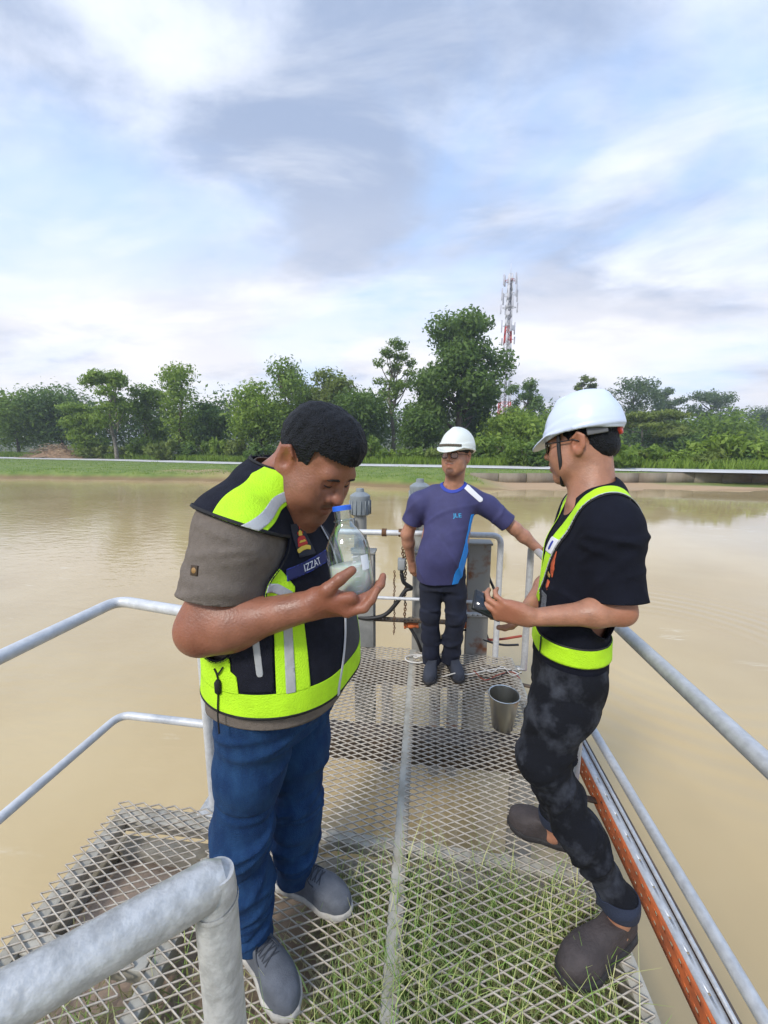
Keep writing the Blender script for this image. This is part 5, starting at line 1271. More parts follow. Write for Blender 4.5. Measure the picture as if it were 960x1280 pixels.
def man_with_bottle():
    R = rotz(-.274); O = V3(-.415, 1.035, 0)
    G = lambda x, y, z: O + R @ V3(x, y, z)
    P = tag(empty('person', G(0, 0, 0)), 'man in grey tee and yellow-green hi-vis vest sniffing a glass sample bottle', 'person')
    # joints
    shr, elr, wrr = at(295, 674, .86), at(254, 786, .805), at(386, 757, .812)
    shl, ell, wrl = G(-.03, .205, 1.40), G(-.13, .265, 1.13), G(-.17, .10, .97)
    hipr, kner, ankr = G(0, -.10, .95), at(302, 1040, .93), V3(-.525, .975, .10)
    hipl, knel, ankl = G(.0, .10, .95), at(371, 1020, 1.12), V3(-.455, 1.165, .10)
    hc = at(394, 578, 1.005); H = rotz(math.radians(-30)) @ roty(math.radians(38)) @ rotx(math.radians(-4)); hs = 1.07
    neck = G(.02, 0, 1.50)
    B = Field()
    head_field(B, hc, H, hs, fat=.009, mouth_open=.0015, nose=1.18)
    B.rc(hc + H @ V3(-.035, 0, -.05), neck, .072, .094, .05); B.rc(hc + H @ V3(.0, 0, -.07), G(.03, 0, 1.44), .064, .070, .05)
    B.loft(O, R, [(.90, 0, 0, .13, .17), (1.0, .01, 0, .16, .19), (1.1, .015, 0, .165, .20), (1.25, 0, 0, .145, .195), (1.38, -.015, 0, .115, .18), (1.45, -.025, 0, .09, .12)], .05)
    B.chain([G(-.02, -.13, 1.41), shr, elr], [.08, .066, .054], .05)
    fa = .5 * elr + .5 * wrr + V3(0, 0, -.012)
    B.chain([elr, elr * .72 + wrr * .28 + V3(0, 0, -.006), wrr], [.054, .051, .034], .04)
    B.chain([G(-.02, .13, 1.41), shl, ell, wrl], [.08, .07, .055, .036], .05)
    # right hand cups the bottle from below, thumb up its near side
    fwd = unit(at(452, 752, .835) - wrr)
    hand_field(B, wrr, fwd, V3(-.05, .78, .62), 1, 1.04, curl=((.25, .55, .45), (.35, .50, .40), (.35, .5, .4), (.35, .5, .4)), spread=.05, fat=1.15,
               thumb_pts=[at(409, 737, .795), at(425, 724, .800), at(440, 713, .812)], fingers={0: [at(434, 765, .812), at(455, 760, .814), at(465, 749, .822), at(471, 737, .832)]})
    hand_field(B, wrl, unit(wrl - ell), R @ V3(.9, 0, .2), -1, 1.0)
    V, Q = B.mesh((-.95, .45, .8), (.12, 1.5, 1.85), .0037, 1)
    body = mesh_obj('body', V, Q, MATS['skin brown'], P)
    face_attrs(body, V, hc, H, hs, 1.0, flush_pts=[(elr, .10), (wrr + fwd * .06, .10)])
    T = tris(Q); N = vnormals(V, T)
    for q in (1, -1):
        v, f = brow_mesh(V, T, N, hc, H, hs, q); mesh_obj('eyebrow', v, f, MATS['brow'], P, solid=.0015)
    eyelashes(P, hc, H, hs)
    # hair: cropped cap with a straight fringe
    HF = Field(); hl = lambda X: ((X - hc) @ H) / hs
    HF.el(hc + H @ (hs * V3(-.014, 0, .046)), hs * V3(.106, .0855, .096), H, .01)
    HF.el(hc + H @ (hs * V3(.030, 0, .085)), hs * V3(.064, .066, .056), H, .03)
    HF.disp = lambda X, g=waves(5, 10, 160, 420), g2=waves(8, 6, 50, 90): .0011 * g(X) + .0016 * g2(X)
    Vh, Qh = HF.mesh(hc - .17, hc + .17, .0028, 0)
    def hairline(X):
        q = hl(X); a = np.abs(q[:, 1])
        front = q[:, 2] - .066 + .10 * np.maximum(0, a - .045)               # fringe over the brow
        burn = np.minimum(q[:, 2] - (-.002), .040 - q[:, 0])                  # sideburn in front of the ear
        back = np.minimum(-.022 - q[:, 0], q[:, 2] + .052)
        tmp = np.maximum(np.maximum(front, np.minimum(burn, a - .05)), back)
        ear = np.sqrt(((q[:, 0] + .012) / 1.) ** 2 + (q[:, 2] - .002) ** 2) - .030
        return np.minimum(tmp, np.where(a > .05, ear, 1)) + .0015 * np.sin(q[:, 1] * 900) + .001 * np.sin(q[:, 0] * 1300)
    Vh, Th = clip(Vh, tris(Qh), hairline(Vh)); mesh_obj('hair', Vh, Th, MATS['hair black'], P)
    # tee
    rows = [(.70, .0, 0, .172, .205), (.80, .0, 0, .180, .215), (.93, .012, 0, .190, .220), (1.06, .020, 0, .188, .216), (1.20, .010, 0, .168, .212), (1.33, -.005, 0, .145, .205), (1.41, -.02, 0, .120, .180), (1.455, -.008, 0, .106, .140), (1.50, .008, 0, .094, .112), (1.545, .018, 0, .086, .094)]
    S = Field(); S.loft(O, R, rows, .04); TL = S.p[0][2]
    S.chain([G(-.02, -.14, 1.405), shr, shr + (elr - shr) * .62], [.086, .080, .074], .05); S.rc(shr, shr + (elr - shr) * .95, .079, .076, .03)
    S.chain([G(-.02, .14, 1.405), shl, shl + (ell - shl) * .9], [.085, .086, .08], .05)
    for q in (1, -1): S.rc(G(.008, 0, 1.535), G(-.02, .15 * q, 1.44), .062, .074, .05)
    gw = waves(21, 7, 18, 42, (1, 1, .6)); fs = limb_folds([G(-.02, -.14, 1.405), shr, elr], [(.25, .95, 14, -.0060, .010)], 3)
    def tdisp(X):
        f, b = fs(X); return .0030 * gw(X) + f * (b < .12)
    S.disp = tdisp
    ud, ul = unit(elr - shr), unit(ell - shl)
    def tee_cut(X):
        q = (X - O) @ R
        hem = q[:, 2] - (.945 - .10 * np.maximum(0, -q[:, 0]) * 0 + .05 * q[:, 0] + .012 * np.sin(q[:, 1] * 14))
        out = .014 - TL(X)
        cr, cl = np.maximum(.135 - (X - shr) @ unit(ud + V3(0, 0, -.9)), np.where((X - O) @ R[:, 1] < 0, out, 1)), np.maximum(.17 - (X - shl) @ ul, np.where((X - O) @ R[:, 1] > 0, out, 1))
        nk = np.linalg.norm((X - (O + R @ V3(.048, 0, 1.598))) * V3(1, 1, .9), axis=1) - .083
        return np.minimum(np.minimum(hem, nk), np.minimum(cr, cl))
    Vt, Tt, _ = cloth('shirt', S, (-.95, .5, .66), (.1, 1.5, 1.6), .0068, [tee_cut], MATS['grey brown tee'], P, .003)
    # collar rib
    # vest shell
    W = Field(); W.fn(lambda X: S.ev(X) - .011, .01, 'u'); W.disp = lambda X, g=waves(33, 6, 14, 30): .0012 * g(X)
    def vest_cut(X):
        q = (X - O) @ R
        hem = q[:, 2] - (.988 - .03 * q[:, 0])
        a = np.abs(q[:, 1])
        out = (.020 - TL(X)) * 5; y = (X - O) @ R[:, 1]
        armh = np.minimum(np.maximum(-.040 - (X - shr) @ ud, np.where(y < 0, out, 1)), np.maximum(.005 - (X - shl) @ ul, np.where(y > 0, out, 1)))
        nk = np.linalg.norm((X - (O + R @ V3(.048, 0, 1.598))) * V3(1, 1, .9), axis=1) - .090
        return np.minimum(np.minimum(hem, armh), nk)
    Vw, Qw = W.mesh((-.9, .55, .78), (.1, 1.5, 1.6), .0054, 1)
    Vw, Tw = clip(Vw, tris(Qw), vest_cut(Vw))
    vest = mesh_obj('vest', Vw, Tw, MATS['vest navy'], P, solid=.004, solid_off=-1)
    Nw = vnormals(Vw, Tw); q = (Vw - O) @ R
    uv = np.stack([np.arctan2(-q[:, 1], q[:, 0]) * .2, q[:, 2]], 1)
    DBG['L'] = dict(W=W, O=O, R=R, T=S, P=P)
    VEST_PANELS(P, vest, Vw, Tw, Nw, uv, q, W, O, R, vest_cut(Vw))
    # jeans
    J = Field()
    J.loft(O, R, [(.84, -.010, 0, .142, .182), (.93, -.004, 0, .158, .195), (1.03, .008, 0, .172, .204)], .06)
    for hp, kn, an, sg in ((hipr, kner, ankr, -1), (hipl, knel, ankl, 1)):
        J.chain([hp + V3(0, 0, -.02), hp * .5 + kn * .5, kn, kn * .5 + an * .5, an + V3(0, 0, -.03)], [.102, .092, .076, .068, .062], .05)
    gj = waves(44, 9, 34, 90, (1, 1, 1.3)); cre = lambda X, a, b, c, f: (1 - np.abs(np.sin(X @ V3(a, b, c) + 1.5 * np.sin(X @ V3(9, 7, 5)) + f))) ** 4; zk = lambda X: np.exp(-((X[:, 2] - .22) / .12) ** 2) + .7 * np.exp(-((X[:, 2] - .52) / .07) ** 2) + .35
    J.disp = lambda X: .0020 * gj(X) * zk(X) - .0085 * cre(X, 8, 14, 30, .3) * np.exp(-((X[:, 2] - .20) / .10) ** 2) - .0080 * cre(X, -12, 9, 26, 1.2) * np.exp(-((X[:, 2] - .55) / .09) ** 2) - .007 * cre(X, 14, -6, 18, 2.0) * np.exp(-((X[:, 2] - .86) / .08) ** 2) - .0030 * cre(X, 5, 16, -12, 0)
    fl = [limb_folds([hp, kn, an], [(.05, .22, 7, -.007, .012), (.36, .62, 13, -.0085, .010), (.70, .97, 20, -.0095, .010), (.2, .7, 5, .006, .03)], sd) for hp, kn, an, sd in ((hipr, kner, ankr, 5), (hipl, knel, ankl, 6))]
    def jd(X):
        (f0, b0), (f1, b1) = fl[0](X), fl[1](X); return .0016 * gj(X) * zk(X) + np.where(b0 < b1, f0, f1)
    J.disp = jd
    cuts = [lambda X: X[:, 2] - .075, lambda X: 1.0 - X[:, 2]]
    Vj, Tj, jo = cloth('jeans', J, (-.9, .5, .02), (.1, 1.5, 1.06), .0057, cuts, MATS['blue jeans'], P, .004)
    shoe(P, (-.595, 1.01), (-.345, .845), .004, .112, .088, 'shoe grey', 'sole pale', laces='lace dark')
    shoe(P, (-.535, 1.185), (-.235, 1.115), .004, .112, .088, 'shoe grey', 'sole pale', laces='lace dark')
    return P

def sample_bottle():
    base, top = at(445, 757, .882), at(427, 634, .912)
    ax = unit(top - base); h = np.linalg.norm(top - base); k = h / .230
    P = tag(empty('sample_bottle', base), 'clear glass bottle half full of cloudy water held under a man\'s nose', 'bottle')
    prof_o = [(.0, 0), (.040, 0), (.048, .004), (.0505, .012), (.0505, .128), (.048, .146), (.038, .166), (.026, .182), (.0205, .192), (.0195, .2), (.0195, .226), (.0195, .230)]
    prof_i = [(.0170, .230), (.0170, .2), (.018, .191), (.0235, .180), (.0355, .164), (.0455, .145), (.048, .128), (.048, .012), (.045, .006), (0.0, .0045)]
    g = thin_glass('bottle glass', (.88, .93, .92), .03, .13)
    S = lambda pr: [(r * k, z * k) for r, z in pr]
    MB().lathe(S(prof_o), base, ax, 40).build('glass', g, P, True)
    w = mat('cloudy water', (.86, .86, .78), rough=.15, sss=.4)
    lv = .098
    MB().lathe(S([(0, .0055), (.044, .0065), (.0472, .012), (.0472, lv), (.046, lv + .0006), (0, lv)]), base, ax, 40).build('water_sample', w, P, 'auto')
    rg = mat('bottle ring blue', (.02, .12, .62), rough=.35)
    MB().lathe(S([(.0200, .222), (.0218, .222), (.0218, .2315), (.0200, .2335), (.0165, .2335), (.0165, .224)]), base, ax, 32).build('pouring_ring', rg, P, 'auto')
    MB().lathe(S([(.0200, .196), (.0232, .1975), (.0232, .2005), (.0200, .202)]), base, ax, 32).build('neck_ring', g, P, True)
    pts = []; wl = mat('label white', (.75, .77, .80), rough=.5); n = 8; yv = -unit(ray(455, 730) - ax * np.dot(ray(455, 730), ax)); xv = unit(np.cross(ax, yv))
    xv = xv if np.dot(xv, _r) > 0 else -xv
    for z in (.085, .118):
        for i in range(n + 1):
            a = .55 + .45 * i / n; pts.append(base + ax * z * k + .0509 * k * (xv * math.sin(a) + yv * math.cos(a)))
    sm = MB()
    for q_ in range(9):
        a0 = .15; z_ = (.030 + .011 * q_) * k; w_ = .16 if q_ % 2 else .26
        pp = [base + ax * (z_ + e_) + .0510 * k * (xv * math.sin(a0 + w_ * f_) + yv * math.cos(a0 + w_ * f_)) for e_ in (0, .0012) for f_ in (0, .5, 1)]
        sm.add(pp, [(0, 1, 4, 3), (1, 2, 5, 4)])
    sm.build('graduation_marks', wl, P)
    mesh_obj('label', pts, [(i, i + 1, n + 2 + i, n + 1 + i) for i in range(n)], wl, P)
    return P

def man_with_phone():
    R = rotz(math.radians(170)) @ roty(-.055); O = V3(.455, 1.335, 0)
    G = lambda x, y, z: O + R @ V3(x, y, z)
    P = tag(empty('person', (.60, 1.3, 0)), 'man in black tee, yellow reflective harness and white hard hat looking at a phone', 'person')
    shl, ell, wrl = at(767, 662, 1.175), at(776, 764, 1.125), at(664, 772, 1.125)
    shr, elr, wrr = G(-.02, -.185, 1.40), G(.05, -.21, 1.12), at(655, 768, 1.33)
    hipl, knel, ankl = G(.0, .088, .885), at(676, 945, 1.205), V3(.648, 1.125, .135)
    hipr, kner, ankr = G(.0, -.088, .885), at(690, 940, 1.40), V3(.545, 1.455, .11)
    hc = at(726, 556, 1.385); H = rotz(math.radians(147)) @ roty(math.radians(10)) @ rotx(math.radians(3)); hs = .98
    B = Field(); head_field(B, hc, H, hs)
    nb = G(-.015, 0, 1.47)
    B.rc(hc + H @ V3(-.038, 0, -.04), nb, .051, .056, .04); B.rc(hc + H @ V3(-.01, 0, -.07), G(.02, 0, 1.44), .046, .050, .04)
    B.loft(O, R, [(.84, 0, 0, .08, .13), (1.05, .005, 0, .095, .14), (1.2, .005, 0, .105, .155), (1.34, -.01, 0, .10, .165), (1.43, -.02, 0, .075, .12)], .05)
    for sg, sh, el_, wr in ((1, shl, ell, wrl), (-1, shr, elr, wrr)):
        B.chain([G(-.02, .10 * sg, 1.41), sh, sh * .5 + el_ * .5, el_], [.058, .050, .045, .037], .04)
        B.chain([el_, el_ * .72 + wr * .28, wr], [.037, .037, .025], .028)
    for hp, kn, an in ((hipl, knel, ankl), (hipr, kner, ankr)): B.chain([hp, kn, an, an + V3(0, 0, -.07)], [.06, .040, .033, .036], .03)
    fd = unit(at(612, 758, 1.145) - wrl)
    hand_field(B, wrl, fd, V3(-.1, .92, .35), 1, 1.0, curl=((.35, .75, .5), (.45, .80, .5), (.5, .80, .5), (.55, .8, .5)), spread=.07, thumb=((.75, .35, .55), (.95, .15, .22), (.98, .12, .05)), fat=1.05)
    hand_field(B, wrr, unit(at(612, 760, 1.30) - wrr), V3(-.1, -.85, .5), -1, .97, curl=((.4, .7, .5),) * 4)
    V, Q = B.mesh((.0, .85, .0), (1.0, 1.75, 1.85), .0036, 1)
    body = mesh_obj('body', V, Q, MATS['skin tan'], P); face_attrs(body, V, hc, H, hs, .25, flush_pts=[(ell, .07), (wrl + fd * .07, .08)])
    T = tris(Q); N = vnormals(V, T)
    for q in (1, -1):
        v, f = brow_mesh(V, T, N, hc, H, hs, q); mesh_obj('eyebrow', v, f, MATS['brow'], P, solid=.0015)
    eyelashes(P, hc, H, hs)
    # cropped hair below the helmet, faded at the nape
    HF = Field(); HF.el(hc + H @ (hs * V3(-.016, 0, .040)), hs * V3(.101, .0815, .092), H, .01); HF.rc(hc + H @ (hs * V3(-.075, -.02, -.02)), hc + H @ (hs * V3(-.075, .02, -.02)), .036, .036, .03)
    HF.disp = lambda X, g=waves(15, 9, 200, 480): .0009 * g(X)
    Vh, Qh = HF.mesh(hc - .17, hc + .17, .003, 0); q = ((Vh - hc) @ H) / hs; a = np.abs(q[:, 1])
    keep = np.maximum(np.minimum(q[:, 2] - (.004), .035 - q[:, 0]), np.minimum(-.036 - q[:, 0], q[:, 2] + .058))
    keep = np.maximum(keep, q[:, 2] - .05); ear = np.sqrt((q[:, 0] + .010) ** 2 + (q[:, 2] - .0) ** 2) - .031; keep = np.minimum(keep, np.where(a > .05, ear, 1))
    Vh, Th = clip(Vh, tris(Qh), keep); mesh_obj('hair', Vh, Th, MATS['hair black'], P)
    # tee
    rows = [(.86, -.004, 0, .120, .168), (.95, .0, 0, .114, .160), (1.05, .005, 0, .112, .158), (1.18, .006, 0, .110, .162), (1.30, -.002, 0, .112, .172), (1.38, -.015, 0, .100, .160), (1.44, -.022, 0, .082, .115), (1.485, -.02, 0, .066, .072)]
    S = Field(); S.loft(O, R, rows, .04); TL = S.p[0][2]
    ul, ur = unit(ell - shl), unit(elr - shr)
    S.chain([G(-.02, .11, 1.405), shl, shl + ul * .27], [.070, .068, .070], .05); S.chain([G(-.02, -.11, 1.405), shr, shr + ur * .27], [.072, .073, .08], .05)
    for sg in (1, -1): S.rc(G(-.03, 0, 1.485), G(-.025, .13 * sg, 1.425), .048, .056, .05)
    gw = waves(61, 8, 20, 52, (1, 1, .7)); cr2 = lambda X, a, b, c, f: (1 - np.abs(np.sin(X @ V3(a, b, c) + 1.4 * np.sin(X @ V3(6, 5, 4)) + f))) ** 4
    S.disp = lambda X: .0030 * gw(X) - .006 * cr2(X, 15, 6, 14, .5) * np.exp(-((X[:, 2] - 1.14) / .12) ** 2) - .006 * cr2(X, -12, 14, 10, 1.9) * np.exp(-((X[:, 2] - 1.30) / .08) ** 2)
    fa = limb_folds([G(-.02, .11, 1.405), shl, ell], [(.2, .95, 12, -.0065, .011)], 33); d0 = S.disp
    def td(X):
        f, b = fa(X); return d0(X) + f * (b < .10)
    S.disp = td
    def cut(X):
        q = (X - O) @ R; out = .012 - TL(X)
        cl = np.maximum(.205 - (X - shl) @ ul, np.where(q[:, 1] > 0, out, 1)); cr = np.maximum(.20 - (X - shr) @ ur, np.where(q[:, 1] < 0, out, 1))
        nk = np.linalg.norm((X - G(.012, 0, 1.515)) * V3(1, 1, .9), axis=1) - .074
        return np.minimum(np.minimum(cl, cr), np.minimum(nk, q[:, 2] - .905 - .008 * np.sin(q[:, 1] * 20)))
    Vt, Tt, tee = cloth('shirt', S, (.1, .9, .84), (1.0, 1.8, 1.62), .0065, [cut], MATS['black tee'], P, .003)
    Nt = vnormals(Vt, Tt); q = (Vt - O) @ R
    uv = np.stack([np.arctan2(q[:, 1], q[:, 0]) * .2, q[:, 2]], 1)        # u towards the wearer's left
    DBG['R'] = dict(W=S, O=O, R=R, P=P)
    HARNESS(P, tee, Vt, Tt, Nt, uv, q, S, O, R)
    # trousers: loose joggers with faded patches and ribbed cuffs
    J = Field(); J.loft(O, R, [(.76, -.01, 0, .108, .155), (.86, -.005, 0, .112, .160), (.97, .0, 0, .104, .150)], .05)
    for hp, kn, an in ((hipl, knel, ankl), (hipr, kner, ankr)):
        J.chain([hp + V3(0, 0, -.02), hp * .5 + kn * .5, kn, kn * .5 + an * .5, an + V3(0, 0, .03), an + V3(0, 0, -.04)], [.088, .084, .073, .063, .043, .036], .05)
    gj = waves(71, 9, 20, 60, (1, 1, 1.2)); cre = lambda X, a, b, c, f: (1 - np.abs(np.sin(X @ V3(a, b, c) + 1.6 * np.sin(X @ V3(9, 7, 5)) + f))) ** 4
    J.disp = lambda X: .0036 * gj(X) - .007 * cre(X, 12, 9, 24, .4) * np.exp(-((X[:, 2] - .62) / .12) ** 2) - .007 * cre(X, -10, 12, 30, .4) * np.exp(-((X[:, 2] - .26) / .12) ** 2) - .005 * cre(X, 9, -14, 14, 1.4) + .0035 * np.sin(X[:, 2] * 70 + 3 * np.sin(X[:, 0] * 17) + X[:, 1] * 22) * (np.exp(-((X[:, 2] - .28) / .12) ** 2) + .5 * np.exp(-((X[:, 2] - .66) / .08) ** 2))
    fl = [limb_folds([hp, kn, an], [(.05, .3, 8, -.008, .014), (.34, .64, 14, -.010, .012), (.66, .97, 18, -.010, .011), (.1, .8, 6, .008, .03)], sd) for hp, kn, an, sd in ((hipl, knel, ankl, 15), (hipr, kner, ankr, 16))]
    def jd(X):
        (f0, b0), (f1, b1) = fl[0](X), fl[1](X); return .0022 * gj(X) + np.where(b0 < b1, f0, f1)
    J.disp = jd
    def legcut(X):
        nl = np.linalg.norm(X[:, :2] - ankl[:2], axis=1) < np.linalg.norm(X[:, :2] - ankr[:2], axis=1)
        return X[:, 2] - np.where(nl, .150, .10)
    Vj, Tj, jo = cloth('trousers', J, (.1, .85, .02), (1.0, 1.75, 1.0), .006, [legcut, lambda X: .93 - X[:, 2]], MATS['black trousers'], P, .004)
    Nj = vnormals(Vj, Tj); nl = np.linalg.norm(Vj[:, :2] - ankl[:2], axis=1) < np.linalg.norm(Vj[:, :2] - ankr[:2], axis=1)
    patch('cuff', Vj, Tj, np.where(nl, 1, -1) * 1.0 * np.where(nl, .205 - Vj[:, 2], 1), MATS['navy cuff'], P, N=Nj, lift=.001, thick=.003)
    patch('cuff', Vj, Tj, np.where(nl, -1, .15 - Vj[:, 2]), MATS['navy cuff'], P, N=Nj, lift=.001, thick=.003)
    shoe(P, (.722, 1.170), (.432, 1.010), .004, .112, .082, 'shoe brown', 'sole dark', collar=.012)
    shoe(P, (.620, 1.435), (.385, 1.530), .004, .108, .080, 'shoe brown', 'sole dark', collar=.0)
    # helmet, chin strap, glasses
    hcen = hc + H @ (hs * V3(-.004, 0, .040)); HH = H @ roty(math.radians(3))
    hp, loc, TT = helmet(P, hcen, HH, .875, MATS['helmet white'], MATS['harness black'])
    k = MB().lathe([(0, .0), (.016, .0), (.017, .004), (.017, .016), (.014, .020), (0, .020)], TT(-.112, 0, -.018), -HH[:, 0], 18); k.build('ratchet_knob', MATS['knob red'], hp, 'auto')
    for sg in (1, -1):
        b = MB(); b.box(TT(-.070, sg * .082, -.012), (.030, .004, .014), HH @ rotz(.45 * sg)); b.build('ratchet_arm', MATS['harness grey'], hp, bevel=.003)
        st = MB()
        pth = catmull([TT(.058, .083 * sg, .010), hc + H @ (hs * V3(.050, .078 * sg, -.01)), hc + H @ (hs * V3(.050, .075 * sg, -.065)), hc + H @ (hs * V3(.062, .034 * sg, -.122)), hc + H @ (hs * V3(.066, 0, -.130))], 6)
        st.tube(pth, .0062, 8)
        st.build('chin_strap', MATS['harness black'], hp)
    glasses(P, hc, H, hs, MATS['frame black'])
    return P

def HARNESS(P, tee, V, T, N, uv, q, S, O, R):
    Y, Rf, D = MATS['hi vis yellow'], MATS['reflective tape'], MATS['harness black']
    for sg in (1, -1):
        fb = sstep(q[:, 0], -.06, .05); c = q[:, 1] * sg - (fb * (.015 + .33 * np.clip(q[:, 2] - 1.16, 0, .5)) + (1 - fb) * (.045 + .20 * np.clip(q[:, 2] - 1.2, 0, .5)))
        lim = np.minimum(q[:, 2] - np.where(q[:, 0] > 0, 1.10, 1.16), np.where(q[:, 1] * sg > -.02, 1, -1.))
        patch('strap', V, T, np.minimum(.030 - np.abs(c), lim), D, P, N=N, lift=.002, thick=.0015)
        patch('reflective_strap', V, T, np.minimum(.0225 - np.abs(c + .004), lim), Y, P, N=N, lift=.0045, thick=.0015)
        patch('silver_edge', V, T, np.minimum(.0028 - np.abs(c - .021), lim), Rf, P, N=N, lift=.0048, thick=.0015)
    c = q[:, 1] - (.015 + .33 * np.clip(q[:, 2] - 1.16, 0, .5)) + .004
    patch('name_badge', V, T, np.minimum(np.minimum(.024 - np.abs(c), .026 - np.abs(q[:, 2] - 1.305)), q[:, 0] - .02), MATS['soft white'], P, N=N, lift=.0068, thick=.0012)
    patch('badge_mark', V, T, np.minimum(np.minimum(.006 - np.abs(c), .016 - np.abs(q[:, 2] - 1.305)), q[:, 0] - .02), MATS['royal blue'], P, N=N, lift=.0082, thick=.0006)
    for nm, m_, poly in (('print', 'print orange', [(.118, 1.262), (.136, 1.300), (.152, 1.296), (.156, 1.242), (.146, 1.205), (.128, 1.222)]), ('print', 'print gold', [(.095, 1.222), (.128, 1.214), (.132, 1.200), (.100, 1.206)]), ('print', 'print orange', [(.105, 1.196), (.134, 1.190), (.130, 1.160), (.108, 1.170)]), ('print', 'print grey', [(.070, 1.150), (.128, 1.145), (.140, 1.070), (.080, 1.065)])):
        patch(nm, V, T, np.minimum(sd_poly(uv, poly) + .002 * np.sin(uv[:, 0] * 900) * np.sin(uv[:, 1] * 700), q[:, 0] - .0), MATS[m_], P, N=N, lift=.0009, thick=.0006)
    w = .029
    bc = q[:, 2] - (.985 - .06 * q[:, 0])
    patch('belt', V, T, .034 - np.abs(bc), D, P, N=N, lift=.003, thick=.0015)
    patch('reflective_belt', V, T, w - np.abs(bc), Y, P, N=N, lift=.0055, thick=.0015)
    patch('belt_end', V, T, np.minimum(w + .003 - np.abs(bc), .0035 - np.abs(uv[:, 0] - .150)), D, P, N=N, lift=.0085, thick=.002)

def phone():
    c = at(609, 757, 1.165)
    d = unit(at(600, 752, 1.16) - at(625, 764, 1.17)); n = unit(V3(-.35, -.55, .75)); n = unit(n - d * np.dot(n, d)); M3 = np.stack([d, np.cross(n, d), n], 1)
    P = tag(empty('mobile_phone', c), 'small black phone held in the hand of the man in the black tee', 'phone')
    MB().box(c, (.050, .034, .007), M3).build('case', mat('phone black', (.010, .011, .013), rough=.35), P, bevel=.005)
    MB().box(c + n * .0072, (.045, .030, .0004), M3).build('screen', mat('phone screen', (.006, .008, .012), rough=.08, coat=.5), P)
    return P

